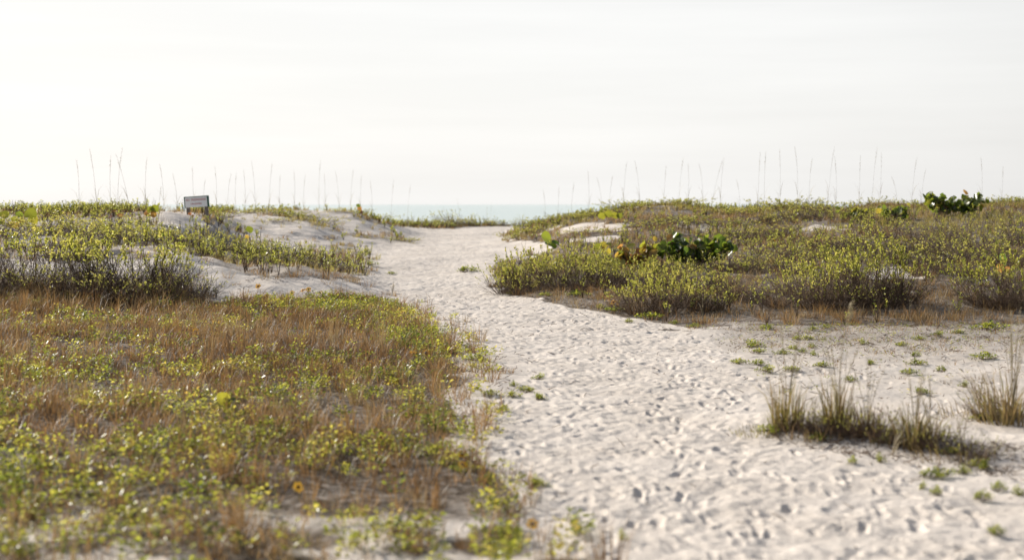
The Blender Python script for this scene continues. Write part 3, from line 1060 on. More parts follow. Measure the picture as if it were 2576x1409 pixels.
# right dune, front
for a in [
    (1272, 26.2, .66, .95, "leftmost shrub of the right thicket, leaning out over the path", GR),
    (1335, 26.6, .86, 1.2, "upright shrub in the thicket under the two big pale leaves", GR),
    (1405, 26.2, .88, 1.3, "tallest shrub of the thicket beside the path", GR),
    (1475, 25.8, .82, 1.2, "shrub in the middle of the path side thicket", GR),
    (1540, 25.0, .68, 1.2, "shrub at the right end of the path side thicket", GR),
    (1610, 21.1, .60, .95, "shrub with dark leafy base behind the single yellow flower", GR),
    (1672, 21.0, .76, 1.05, "upright tall stemmed shrub at the foremost corner by the path", GR),
    (1735, 21.6, .5, .9, "greyish twiggy shrub right of the foremost corner shrub", GR),
    (1610, 24.6, .55, 1.1, "shrub behind the foremost corner shrubs, thin green shoots", GR),
    (1700, 24.8, .5, 1.1, "shrub below the dark green sea grape bush", GR),
    (1800, 24.2, .42, 1.1, "low shrub right below the sea grape bush's right end", GR),
    (2055, 21.6, .98, 1.3, "left shrub of the two big leafy shrubs on the right", GR),
    (2175, 21.8, 1.22, 1.5, "tallest shrub on the right, leafy shoots above the others", GR),
    (2262, 22.0, .92, 1.05, "shrub leaning right off the tallest right shrub", GR),
    (1985, 23.0, .5, 1.0, "lower shrub left of the two big leafy shrubs", GR),
    (2490, 21.6, .92, 1.2, "shrub with silvery leaf tips near the right edge", GR),
    (2572, 21.8, 1.0, 1.2, "shrub cut by the right edge of the photo", GR),
    (2120, 23.6, .7, 1.2, "shrub between and behind the two big leafy shrubs", GR),
]:
    shrub(*a)
for a in [
    (1380, 31.5, .3, 1.2, "low grey shrub behind the path side thicket, under two pale leaves", GR),
    (1450, 32.0, .3, 1.2, "low scrubby shrub behind the middle of the thicket", GR),
    (1520, 31.0, .34, 1.2, "low shrub left of the orange sea grape leaves", GR),
    (1880, 27.0, .45, 1.3, "shrub right of the dark sea grape bush", GR),
    (1930, 29.5, .45, 1.3, "shrub upslope of the dark sea grape bush's right end", GR),
    (2010, 28.5, .46, 1.3, "feathery green shrub behind the left big shrub", GR),
    (2085, 31.0, .45, 1.4, "green shrub behind the tallest shrub's left side", GR),
    (2160, 30.0, .48, 1.4, "green shrub directly behind the tallest right shrub", GR),
    (2245, 31.5, .45, 1.3, "brown shrub with few green tips midslope below the far sea grape bush", GR),
    (2325, 29.5, .45, 1.3, "brown stemmed shrub with thin upright shoots right of the tallest shrub", GR),
    (2400, 31.0, .46, 1.3, "brown wispy shrub midslope above the dark hollow", GR),
    (2470, 29.0, .48, 1.3, "brown stemmed shrub above the silvery shrub", GR),
    (2550, 30.0, .5, 1.3, "russet shrub midslope at the right edge", GR),
    (2350, 25.5, .4, 1.2, "dark shrub shading the hollow between the right shrubs", GR),
    (2425, 25.2, .35, 1.0, "dark low shrub at the right end of the shaded hollow", GR),
    (1740, 33.0, .36, 1.4, "shrub directly behind the dark sea grape bush", GR),
    (1830, 34.0, .36, 1.4, "brown shrub above the sea grape bush's right end", GR),
    (1900, 35.0, .40, 1.5, "bushy brown shrub on the upper middle slope", GR),
    (1965, 35.5, .42, 1.5, "dark based shrub on the upper slope below the rounded crest", GR),
]:
    shrub(*a, kind="d" if a[0] > 2220 or a[0] in (1700, 1880, 1900, 1965) else "m")
for a in [
    (1310, 46.5, .2, 1.3, "lowest shrub where the right dune meets the path", GC),
    (1350, 47.0, .28, 1.5, "shrub on the sea end of the right dune", GC),
    (1400, 48.0, .3, 1.7, "shrub on the lower shoulder of the right dune above the sea gap", GC),
    (1455, 48.0, .3, 1.7, "shrub on the shoulder of the right dune below the first crest", GC),
    (1515, 47.0, .3, 1.7, "shrub near the yellow leaved plant on the shoulder", GC),
    (1575, 48.0, .3, 1.7, "crest shrub left of the small white sand scar", GC),
    (1635, 50.0, .3, 1.8, "dark crest shrub right above the small white sand scar", GC),
    (1700, 49.0, .32, 1.9, "broad rounded crest shrub right of the white sand scar", GC),
    (1765, 49.0, .28, 1.7, "crest shrub on the right end of the first crest", GC),
    (1850, 46.0, .26, 1.8, "low shrub in the dip between the two right crests", GC),
    (1925, 43.0, .36, 1.7, "shrub on the left side of the rounded crest", GC),
    (1985, 42.5, .48, 1.8, "tallest shrub of the rounded crest", GC),
    (2045, 42.5, .40, 1.6, "shrub on the right side of the rounded crest", GC),
    (2195, 46.0, .34, 1.4, "small rounded dark hummock shrub left of the far sea grape bush", GC),
    (2290, 46.0, .30, 1.5, "low dark shrub behind the far sea grape bush", GC),
    (2500, 46.0, .30, 1.8, "crest shrub right of the far sea grape bush", GC),
    (2565, 46.0, .30, 1.8, "crest shrub at the right edge of the skyline", GC),
    (1490, 40.0, .2, 1.4, "low shrub between the two white sand patches of the shoulder", GC),
    (1640, 40.0, .3, 1.6, "green shrub on the slope under the first crest", GC),
    (1720, 40.5, .3, 1.6, "yellow green shrub on the slope under the first crest", GC),
    (1800, 40.0, .3, 1.6, "brown green shrub on the slope between the crests", GC),
]:
    shrub(*a, kind="f")
GB = "brown twiggy shrubs, almost leafless"
for a in [
    (15, 21.6, .62, 1.5, "brown purple twiggy shrub at the far left, in front of the leafy ones"),
    (150, 21.4, .60, 1.5, "brown twiggy shrub between the left edge and the big lime topped shrub"),
    (270, 21.3, .58, 1.4, "brown twiggy shrub at the left foot of the big lime topped shrub"),
    (390, 21.5, .60, 1.4, "dark brown twiggy shrub at the right foot of the big lime topped shrub"),
    (470, 22.3, .50, 1.2, "last brown twiggy shrub before the white mound"),
    (1320, 25.6, .36, 1.0, "brown twigs at the left foot of the path side thicket"),
    (1440, 25.0, .40, 1.1, "brown twigs at the middle foot of the path side thicket"),
    (1770, 21.2, .40, 1.0, "bare brown shrub right of the foremost corner shrubs"),
    (1860, 22.6, .40, 1.2, "bare brown shrub midway between the corner and the big leafy shrubs"),
    (1950, 21.8, .42, 1.2, "bare brown shrub at the left foot of the two big leafy shrubs"),
    (2120, 21.3, .50, 1.2, "bare brown shrub in front of the gap between the big leafy shrubs"),
    (2240, 21.5, .50, 1.2, "bare brown shrub at the right foot of the tallest shrub"),
    (2540, 21.4, .50, 1.3, "bare brown shrub at the foot of the silvery one by the right edge"),
]:
    shrub(*a, GB, kind="b")
for a in [
    (230, 29.0, .50, 1.4, "dark twiggy shrub on the left rise straight above the big lime topped one"),
    (310, 28.6, .50, 1.3, "dark brown twiggy shrub over the top of the big lime topped one"),
    (1560, 30.5, .30, 1.2, "brown twiggy shrub below the orange sea grape leaves"),
    (1690, 27.5, .36, 1.3, "brown twiggy shrub below the left half of the dark sea grape bush"),
    (1820, 27.0, .36, 1.3, "brown twiggy shrub below the right end of the dark sea grape bush"),
    (1990, 26.0, .44, 1.3, "brown twiggy shrub just behind the left big leafy shrub"),
    (2290, 27.0, .5, 1.4, "brown twiggy shrub behind the tallest shrub's right side"),
    (2380, 27.5, .5, 1.4, "brown twiggy shrub above the dark hollow"),
    (2450, 27.0, .5, 1.4, "brown twiggy shrub above the right end of the dark hollow"),
    (2560, 26.5, .55, 1.4, "russet brown twiggy shrub at the right edge above the silvery one"),
    (1930, 39.0, .40, 1.6, "brown twiggy shrub on the left flank of the rounded crest"),
    (2000, 39.5, .42, 1.6, "brown twiggy shrub on the face of the rounded crest"),
    (2070, 39.5, .40, 1.6, "brown twiggy shrub on the right flank of the rounded crest"),
]:
    shrub(*a, GB, kind="d")
# the grass-topped hummocks in the gap before the sea
for a in [
    (1040, 65.5, .55, 2.2, "left grassy hummock in the gap before the sea", None),
    (1100, 64.5, .45, 2.4, "low grassy hummock between the left and the highest one in the gap", None),
    (1155, 66, .80, 2.4, "highest grassy hummock in the gap before the sea", None),
    (1215, 67, .55, 2.4, "flat grassy hummock right of the highest one in the gap", None),
    (1262, 68, .36, 1.7, "lowest grassy hummock at the right of the gap", None),
    (1306, 68, .62, .8, "small round dark bush alone before the sea at the right of the gap", None),
    (1345, 67, .42, 1.5, "last bush of the gap, half hidden by the right dune", None),
]:
    shrub(*a[:5], "bushes in the gap before the sea", kind="d", sink=.05)

# ------------------------------------------------------------------ sea grapes
LEAFN = 11


def round_leaf_verts(c, nrm, axis, R, r, cup=.18):
    """a round leathery leaf: centre + rim, slightly cupped, heart-shaped base"""
    nrm = nrm / np.linalg.norm(nrm)
    s = np.cross(axis, nrm)
    s /= np.linalg.norm(s)
    d = np.cross(nrm, s)
    th = np.arange(LEAFN) * 2 * math.pi / LEAFN
    rr = R * (1 + .05 * r.normal(size=LEAFN))
    rr[0] *= .78
    hz = cup * R * (.5 + .5 * np.cos(2 * th + r.uniform(0, 1))) + .04 * R * r.normal(size=LEAFN)
    rim = c + (-np.cos(th) * rr)[:, None] * d + (np.sin(th) * rr * 1.08)[:, None] * s + hz[:, None] * nrm
    mid = c + (-np.cos(th) * rr * .5)[:, None] * d + (np.sin(th) * rr * .54)[:, None] * s + (hz * .3)[:, None] * nrm
    return np.concatenate([[c - .02 * R * nrm], mid, rim])


def _leaf_faces():
    T = [(0, 1 + k, 1 + (k + 1) % LEAFN) for k in range(LEAFN)]
    Q = [(1 + k, 1 + LEAFN + k, 1 + LEAFN + (k + 1) % LEAFN, 1 + (k + 1) % LEAFN) for k in range(LEAFN)]
    return np.array(T), np.array(Q)


LT, LQ = _leaf_faces()


def grape_bush(px, d, Wd, H, nleaf, R, tint, label, seed, orange=0.08, sink=0.02):
    r = np.random.default_rng(seed)
    root = bpy.data.objects.new("sea_grape_bush", None)
    COL.objects.link(root)
    root.location = at(px, d, -sink)
    tag(root, label, "bush", "sea grape bushes")
    gb, g1, g2 = Geo(), Geo(), Geo()
    nb = max(8, nleaf // 12)
    tip = np.stack([r.uniform(-.5, .5, nb) * Wd, r.uniform(-.35, .35, nb) * Wd * .6, H * r.uniform(.55, .95, nb)], 1)
    base = tip * np.array([.35, .35, 0]) + r.normal(0, .03, (nb, 3)) * np.array([1, 1, 0])
    mid = (tip + base) / 2 + np.stack([r.normal(0, .05, nb), r.normal(0, .05, nb), np.full(nb, .02)], 1)
    pts = np.stack([base, mid, tip], 1)
    tubes(gb, pts, np.array([[.014, .010, .006]]), 5, .5)
    for k in range(nleaf):
        b = r.integers(0, nb)
        t = r.uniform(.25, 1.05)
        c = base[b] * (1 - t) ** 2 + 2 * mid[b] * t * (1 - t) + tip[b] * t * t
        off = r.normal(0, 1, 3)
        off[2] = abs(off[2]) * .6
        off /= np.linalg.norm(off)
        c2 = c + off * R * r.uniform(1.0, 2.0)
        c2[2] = max(c2[2], .05)
        nrm = off * .5 + np.array([r.normal(0, .6), r.normal(0, .6), .3])
        rr = R * r.uniform(.7, 1.15)
        isor = r.random() < orange
        gg = g2 if isor else g1
        tn = r.uniform(.70, .95) if isor else np.clip(tint + r.normal(0, .14), 0, .7)
        gg.add(round_leaf_verts(c2, nrm, r.normal(0, 1, 3), rr, r), LT, LQ, tn)
        tubes(gb, np.stack([c, (c + c2) / 2, c2])[None], np.array([[.003, .0028, .002]]), 3, .6)
    obj("branches", gb.mesh("grape_branches", M_BARK), root)
    obj("foliage", g1.mesh("grape_foliage", M_GRAPE, True), root)
    if g2.n:
        tag(obj("withered_leaves", g2.mesh("grape_withered", M_GRAPE, True), root), "yellow and orange withered leaves")
    return root


grape_bush(1748, 29.0, 1.65, .64, 300, .078, .30, "dark green glossy sea grape bush in the middle of the right slope", 71, .04)
grape_bush(1608, 29.0, .95, .46, 90, .078, .60, "sea grape bush with yellow and orange leaves left of the dark green one", 72, .5)
grape_bush(2398, 38.0, 1.55, .66, 290, .075, .38, "dark green sea grape bush standing highest on the right skyline", 73, .03)
grape_bush(2150, 38.0, .95, .34, 100, .072, .42, "low glossy sea grape bush left of the skyline bush, beside the rounded crest", 74, .05)
grape_bush(2245, 37.0, .85, .34, 100, .072, .40, "sea grape bush with one orange leaf between the low one and the skyline bush", 75, .07)


def grape_seedling(px, d, stem_h, lv, label, seed):
    """a thin stem with a few big leaves; lv: (dx, dz, size, tint, normal)"""
    r = np.random.default_rng(seed)
    root = bpy.data.objects.new("sea_grape_seedling", None)
    COL.objects.link(root)
    root.location = at(px, d, -.01)
    tag(root, label, "plant", "young sea grape plants")
    g = Geo()
    sp = np.array([[[0, 0, 0], [.02, .01, stem_h * .5], [0, 0, stem_h]]], float)
    tubes(g, sp, np.array([[.009, .007, .005]]), 5, .5)
    for (dx, dz, R, tn, nr) in lv:
        c = np.array([dx, r.uniform(-.05, .05), dz])
        t = np.clip(dz / stem_h, .1, 1)
        p0 = np.array([0, 0, stem_h * min(t, .95)])
        tubes(g, np.stack([p0, (p0 + c) / 2 + np.array([0, 0, .02]), c])[None], np.array([[.004, .0035, .003]]), 4, .6)
        gl = Geo()
        gl.add(round_leaf_verts(c, np.array(nr, float), np.array([.3, .2, 1.0]), R, r, .28), LT, LQ, tn)
        obj("leaf", gl.mesh("grape_leaf", M_GRAPE, True), root)
    obj("stem", g.mesh("seedling_stem", M_BARK), root)
    return root


grape_seedling(1378, 29.5, .80, [(-.03, .84, .15, .40, (.9, -.65, .45)), (.06, .70, .13, .05, (.35, -.5, .8)), (.16, .74, .10, .05, (.5, -.3, .8))], "young sea grape with one olive and one shiny leaf above the path side thicket", 81)
grape_seedling(627, 33.0, .58, [(0, .62, .085, .55, (.2, -1, .2)), (-.06, .45, .05, .75, (.5, -1, .4))], "lone round olive leaf standing up before the white slope of the left dune", 82)
grape_seedling(12, 32.0, .34, [(0, .42, .12, .58, (.1, -.8, .7)), (-.08, .26, .10, .3, (.1, -.8, .7)), (.12, .2, .09, .8, (-.2, -.8, .5))], "broad olive leaves cut by the left edge on the skyline", 83)
grape_seedling(46, 32.4, .36, [(.03, .40, .09, .35, (.7, -.7, .4)), (-.07, .30, .08, .6, (.4, -.9, .4)), (.10, .27, .09, .85, (-.4, -.9, .4)), (-.05, .16, .09, .8, (.1, -1, .3))], "second clump of broad leaves from the left edge, one turning orange", 84)
grape_seedling(80, 32.0, .38, [(0, .45, .14, .6, (0, -1, .3)), (.03, .33, .11, .66, (.2, -1, .1))], "single large round leaf on the left skyline left of the stalks", 85)
grape_seedling(290, 33.5, .38, [(0, .40, .06, 1.0, (.2, -.4, .9)), (.10, .30, .06, 1.0, (.5, -.8, .6)), (-.1, .28, .055, .97, (-.5, -.8, .6))], "rust brown withered sea grape leaves on the left skyline", 86)
grape_seedling(386, 35.0, .34, [(.05, .34, .10, .6, (.2, -1, .3)), (-.06, .32, .09, .63, (.2, -1, .3)), (.0, .2, .09, .9, (.2, -1, .3)), (-.14, .22, .08, .92, (.2, -1, .3))], "yellow green and orange sea grape leaves left of the shaded sand hump", 87)
grape_seedling(478, 36.0, .24, [(0, .2, .045, 1.0, (.4, -.8, .5)), (.08, .15, .04, .98, (-.4, -.8, .4))], "small rust red leaf beside the shaded sand hump under the sign", 92)
p = hit(565, 1050)
grape_seedling(565, p.y, .14, [(-.02, .14, .062, .60, (.9, -.7, .4)), (.07, .13, .05, .2, (.1, -.35, 1)), (-.06, .09, .05, .64, (-.6, -.8, .5)), (.01, .07, .05, .6, (.2, -1, .6))], "yellow olive sea grape seedling alone in the near left grass", 88)
grape_seedling(2520, 23.6, .5, [(.02, .52, .11, .15, (.8, -.8, .3)), (-.03, .38, .08, .95, (.2, -1, .2)), (.10, .36, .06, .9, (.2, -1, .3))], "dark leaf and orange leaf sticking out of the shrubs near the right edge", 89)
grape_seedling(905, 54.5, .3, [(0, .24, .09, 1.0, (.4, -.8, .3)), (-.05, .36, .08, .2, (.2, -1, .3)), (.05, .1, .09, 1.0, (-.4, -.8, .3))], "reddish leaved plant on the farthest left crest beside the sea", 90)
grape_seedling(1530, 43.0, .24, [(0, .26, .12, .62, (.2, -1, .3)), (-.2, .2, .11, .66, (.2, -1, .3)), (.2, .22, .11, .6, (.2, -1, .3)), (.34, .2, .1, .55, (.2, -1, .3))], "yellow green sea grape leaves on the shoulder of the right dune", 91)
grape_seedling(1519, 35.5, .2, [(0, .2, .09, .62, (.2, -1, .3)), (-.14, .15, .1, .58, (.2, -1, .3)), (.12, .22, .07, .2, (.1, -.5, 1)), (-.05, .08, .08, .85, (.2, -1, .3))], "yellow sea grape sprout with a shiny leaf between white sand patches", 93)


# ------------------------------------------------------------------ sea oats: tall thin stalks on the crests
def oat_meshes(seed, head=True):
    """a 1.6 m flowering stalk with a drooping panicle"""
    r = np.random.default_rng(seed)
    gs, gh = Geo(), Geo()
    K = 9
    t = np.linspace(0, 1, K)
    bend = r.uniform(.04, .16)
    az = r.uniform(0, 6.28)
    c = np.stack([np.cos(az) * bend * t ** 2.6, np.sin(az) * bend * t ** 2.6, t], 1)
    tubes(gs, c[None] * np.array([1.6, 1.6, 1.6]), (np.array([.0038, .0037, .0035, .0032, .0028, .0025, .0021, .0017, .0011]))[None], 4, .5)
    # a pair of thin leaves low on the stalk
    P = np.repeat(c[1:3] * 1.6, 2, 0)
    blades(gs, P, r.uniform(0, 6.28, 4), .45, .5, .009, .3)
    fr_ = np.linspace(.70, 1.0, 7)
    tubes(gh, np.stack([np.interp(fr_, t, c[:, k]) for k in range(3)], 1)[None] * 1.6, np.array([[.003, .003, .0028, .0026, .0022, .0018, .0012]]), 3, .4)
    n = 34
    f = r.uniform(.72, 1.0, n)
    P = np.stack([np.interp(f, t, c[:, k]) for k in range(3)], 1) * 1.6
    a = r.uniform(0, 6.28, n)
    D = np.stack([np.cos(a), np.sin(a), r.uniform(-.6, .9, n)], 1) + np.array([math.cos(az), math.sin(az), 0]) * .5
    ln = .028 * (1.15 - np.abs(f - .85) * 3.2) * r.uniform(.7, 1.2, n)
    leaves(gh, P, D, r.normal(0, 1, (n, 3)), ln, ln * .34, .1, r.random(n))
    return gs.mesh("oat_stem", M_STRAW), gh.mesh("oat_head", M_STRAW)


OATS = [oat_meshes(400 + k) for k in range(7)]
ORD = "first second third fourth fifth sixth seventh eighth ninth tenth eleventh twelfth thirteenth fourteenth fifteenth sixteenth seventeenth eighteenth nineteenth twentieth".split()
# px of the foot, d, py of the tip, sideways lean
oats_left = [(199, 37, 402, .04), (247, 36, 374, -.05), (281, 38, 392, -.05), (297, 37, 374, .02), (330, 38, 384, -.16), (368, 39, 396, -.02), (399, 35, 468, .04), (413, 40, 412, .0), (449, 41, 436, -.05)]
oats_sign = [(492, 46, 420, -.08), (512, 45, 451, 0), (545, 47, 418, .05), (573, 50, 438, .02), (594, 50, 434, -.03), (618, 51, 426, .03), (643, 50, 406, .0), (676, 51, 410, .04), (706, 52, 440, -.05),
             (740, 52, 430, .08), (765, 53, 442, -.02), (803, 54, 404, .0), (818, 54, 436, .04), (853, 55, 430, .0), (881, 55, 426, .04), (909, 56, 440, -.04), (936, 56, 455, .03)]
oats_gap = [(984, 58, 452, .02), (1024, 66, 464, .05), (1120, 74, 522, 0), (1154, 75, 500, .04), (1222, 75, 520, 0), (1235, 75, 512, -.03)]
oats_r1 = [(1372, 52, 476, .02), (1405, 52, 470, -.03), (1436, 53, 458, .04), (1481, 53, 430, .02), (1515, 52, 446, -.04), (1532, 52, 442, .03), (1568, 53, 404, .02), (1611, 53, 404, -.06), (1669, 53, 418, .03), (1706, 52, 395, .06),
           (1730, 52, 412, .04), (1768, 52, 412, .0), (1786, 51, 400, .18), (1812, 51, 398, 0), (1862, 48, 451, -.02)]
oats_r2 = [(1905, 46, 384, .02), (1922, 46, 382, -.01), (1961, 46, 376, .02), (2004, 46, 370, .03), (2034, 46, 398, 0), (2080, 48, 370, .05), (2102, 48, 392, .03), (2160, 48, 392, .0), (2191, 49, 370, .06), (2211, 49, 384, .06)]
oats_r3 = [(2256, 49, 444, -.03), (2292, 49, 396, .03), (2316, 49, 424, .02), (2466, 47, 396, .07), (2518, 48, 418, .04)]
no = 0
for lst, lab in ((oats_left[::-1], "sea oat stalk left of the white sign, {} one from it"),
                 (oats_sign, "sea oat stalk right of the white sign, {} one from it"),
                 (oats_gap, "faint sea oat stalk before the open sea, {} one from the left"),
                 (oats_r1, "sea oat stalk over the first crest right of the sea gap, {} from the gap"),
                 (oats_r2, "tall sea oat stalk over the rounded right crest, {} from the left"),
                 (oats_r3, "sea oat stalk above the far sea grape bush, {} from the left")):
    for k, (px, d, py, ln) in enumerate(lst):
        p = at(px, d, -.03)
        zt = CH - (py - 515) / FP * d
        h = max(zt - p.z, .4) / 1.6
        r = bpy.data.objects.new("sea_oat", None)
        COL.objects.link(r)
        r.location = p
        r.rotation_euler = (random.uniform(-.04, .04), ln, 0)
        r.scale = (1, 1, h)
        tag(r, lab.format(ORD[k]), "grass stalk", "sea oat stalks on the crests")
        st, hd = OATS[no % len(OATS)]
        no += 1
        obj("stem", st, r)
        obj("seed_head", hd, r)


# ------------------------------------------------------------------ yellow beach sunflowers
def flower_meshes(seed):
    r = np.random.default_rng(seed)
    gp, gc, gs = Geo(), Geo(), Geo()
    n = 13
    a = np.arange(n) * 2 * math.pi / n + r.normal(0, .08, n)
    D = np.stack([np.cos(a), np.sin(a), r.normal(.12, .12, n)], 1)
    leaves(gp, D * .007, D, np.tile([0, 0, 1.0], (n, 1)), .030 * r.uniform(.85, 1.1, n), .0125, .1, r.random(n))
    th = np.linspace(0, 2 * math.pi, 10, endpoint=False)
    rings = [(.0105, .0), (.0095, .005), (.006, .0085)]
    V = np.concatenate([np.stack([q * np.cos(th), q * np.sin(th), np.full(10, h)], 1) for q, h in rings] + [np.array([[0, 0, .0095]])])
    Q = [(k * 10 + i, k * 10 + (i + 1) % 10, (k + 1) * 10 + (i + 1) % 10, (k + 1) * 10 + i) for k in range(2) for i in range(10)]
    T = [(20 + i, 20 + (i + 1) % 10, 30) for i in range(10)]
    gc.add(V, T, Q)
    return gp.mesh("flower_petals", M_PETAL), gc.mesh("flower_disc", M_DISC, True)


FLW = [flower_meshes(500 + k) for k in range(4)]
_sg = Geo()
tubes(_sg, np.array([[[0, 0, 0], [.01, .006, .5], [0, 0, 1.0]]]), np.array([[.0022, .002, .0018]]), 4, .3)
FSTEM = _sg.mesh("flower_stem", M_GREEN)
flowers = [
    (648, 721, .14, "small orange yellow flower on the white mound, leftmost of its row"),
    (669, 745, .16, "yellow flower at the lower edge of the white mound, left part"),
    (693, 758, .14, "blurred yellow flower just below the white mound"),
    (734, 737, .15, "small yellow flower left of the pair on the white mound"),
    (761, 731, .17, "left flower of the close pair on the white mound"),
    (775, 728, .18, "right and larger flower of the close pair on the white mound"),
    (805, 737, .15, "yellow flower right of the close pair on the mound"),
    (831, 743, .17, "bright yellow flower at the right end of the mound's row"),
    (943, 752, .15, "yellow flower alone beyond the mound, near the path"),
    (925, 785, .17, "big yellow flower in the leafy strip beside the path"),
    (898, 790, .13, "small orange flower left of the big one in the leafy strip"),
    (801, 844, .16, "orange flower in the russet grass below the leafy strip"),
    (664, 849, .16, "yellow flower in the middle of the russet grass"),
    (489, 841, .15, "orange flower in the russet grass below the big twiggy shrub"),
    (340, 854, .15, "leftmost yellow flower of the russet grass"),
    (931, 926, .14, "bright orange flower low in the near russet grass"),
    (1039, 901, .17, "left of two orange flowers near the path edge"),
    (1071, 897, .16, "right of two orange flowers near the path edge"),
    (955, 1124, .12, "blurred orange flower in the near green patches"),
    (577, 1180, .12, "blurred yellow flower near the bottom left"),
    (1163, 1167, .15, "upper of two blurred yellow flowers on the near green clump by the path"),
    (1163, 1196, .12, "lower of two blurred yellow flowers on the near green clump by the path"),
    (745, 1256, .12, "blurred yellow flower close to the viewer in the bottom patch"),
    (1340, 1352, .06, "blurred yellow flower nearest to the viewer"),
    (1544, 764, .12, "single yellow flower at the foot of the right corner shrub"),
    (1946, 605, .3, "orange flower alone on the upper right slope"),
]
for k, (px, py, hgt, lab) in enumerate(flowers):
    g0 = hit(px, py + 60 * hgt / .16 * (600 / max(py - 440, 100)) * .1 if py > 700 else py + 15)
    # stand so that the bloom is at its sight line
    d = g0.y
    zt = CH - (py - 515) / FP * d
    g0 = at(px, d)
    h = max(zt - g0.z, .07)
    h = min(h, .34)
    r = bpy.data.objects.new("beach_sunflower", None)
    COL.objects.link(r)
    r.location = g0
    r.rotation_euler = (0, 0, random.uniform(0, 6.28))
    tag(r, lab, "flower", "yellow beach sunflowers")
    s = obj("stem", FSTEM, r, (0, 0, 0), None, (1, 1, h))
    fp, fd = FLW[k % 4]
    tilt = (random.uniform(.5, 1.25), 0, random.uniform(-.8, .8) - r.rotation_euler.z)
    big = 1.55 if py < 960 else 1.0
    q = obj("petals", fp, r, (0, 0, h), tilt, (big, big, big))
    obj("flower_centre", fd, r, (0, 0, h), tilt, (big, big, big))


# ------------------------------------------------------------------ creeping clumps on the sand
def creeper_meshes(seed, n=70, leaf=.036, up=.09):
    """unit clump 0.5 m long mat of runners and upright leaves"""
    r = np.random.default_rng(seed)
    gs, gl = Geo(), Geo()
    nr = 6
    a = r.uniform(0, 6.28, nr)
    l = r.uniform(.14, .27, nr)
    e = np.stack([np.cos(a) * l, np.sin(a) * l, np.full(nr, .02)], 1)
    pts = np.stack([np.zeros((nr, 3)), e * .5 + np.array([0, 0, .02]) + r.normal(0, .015, (nr, 3)), e], 1)
    tubes(gs, pts, np.array([[.004, .0032, .0018]]), 4, r.random(nr))
    i = r.integers(0, nr, n)
    t = r.random(n) ** .8
    P = e[i] * t[:, None] + r.normal(0, .03, (n, 3)) * np.array([1, 1, 0])
    hh = up * r.uniform(.2, 1, n) * (1 - .55 * t)
    P[:, 2] = hh
    az = r.uniform(0, 6.28, n)
    el = r.uniform(0, 1.0, n)
    D = np.stack([np.cos(az) * np.cos(el), np.sin(az) * np.cos(el), np.sin(el)], 1)
    ln = leaf * r.uniform(.65, 1.2, n)
    leaves(gl, P, D, np.stack([-np.cos(az) * np.sin(el), -np.sin(az) * np.sin(el), np.cos(el)], 1) + r.normal(0, .3, (n, 3)), ln, ln * r.uniform(.5, .75, n), .16, np.clip(r.normal(.34, .2, n), 0, 1))
    k = n // 2
    tubes(gs, np.stack([P[:k] * np.array([1, 1, 0]), P[:k] * np.array([1, 1, .5]) + r.normal(0, .004, (k, 3)), P[:k]], 1), np.array([[.0016, .0014, .001]]), 3, r.random(k))
    return gs.mesh("creeper_runners", M_TWIG), gl.mesh("creeper_leaves", M_GREEN)


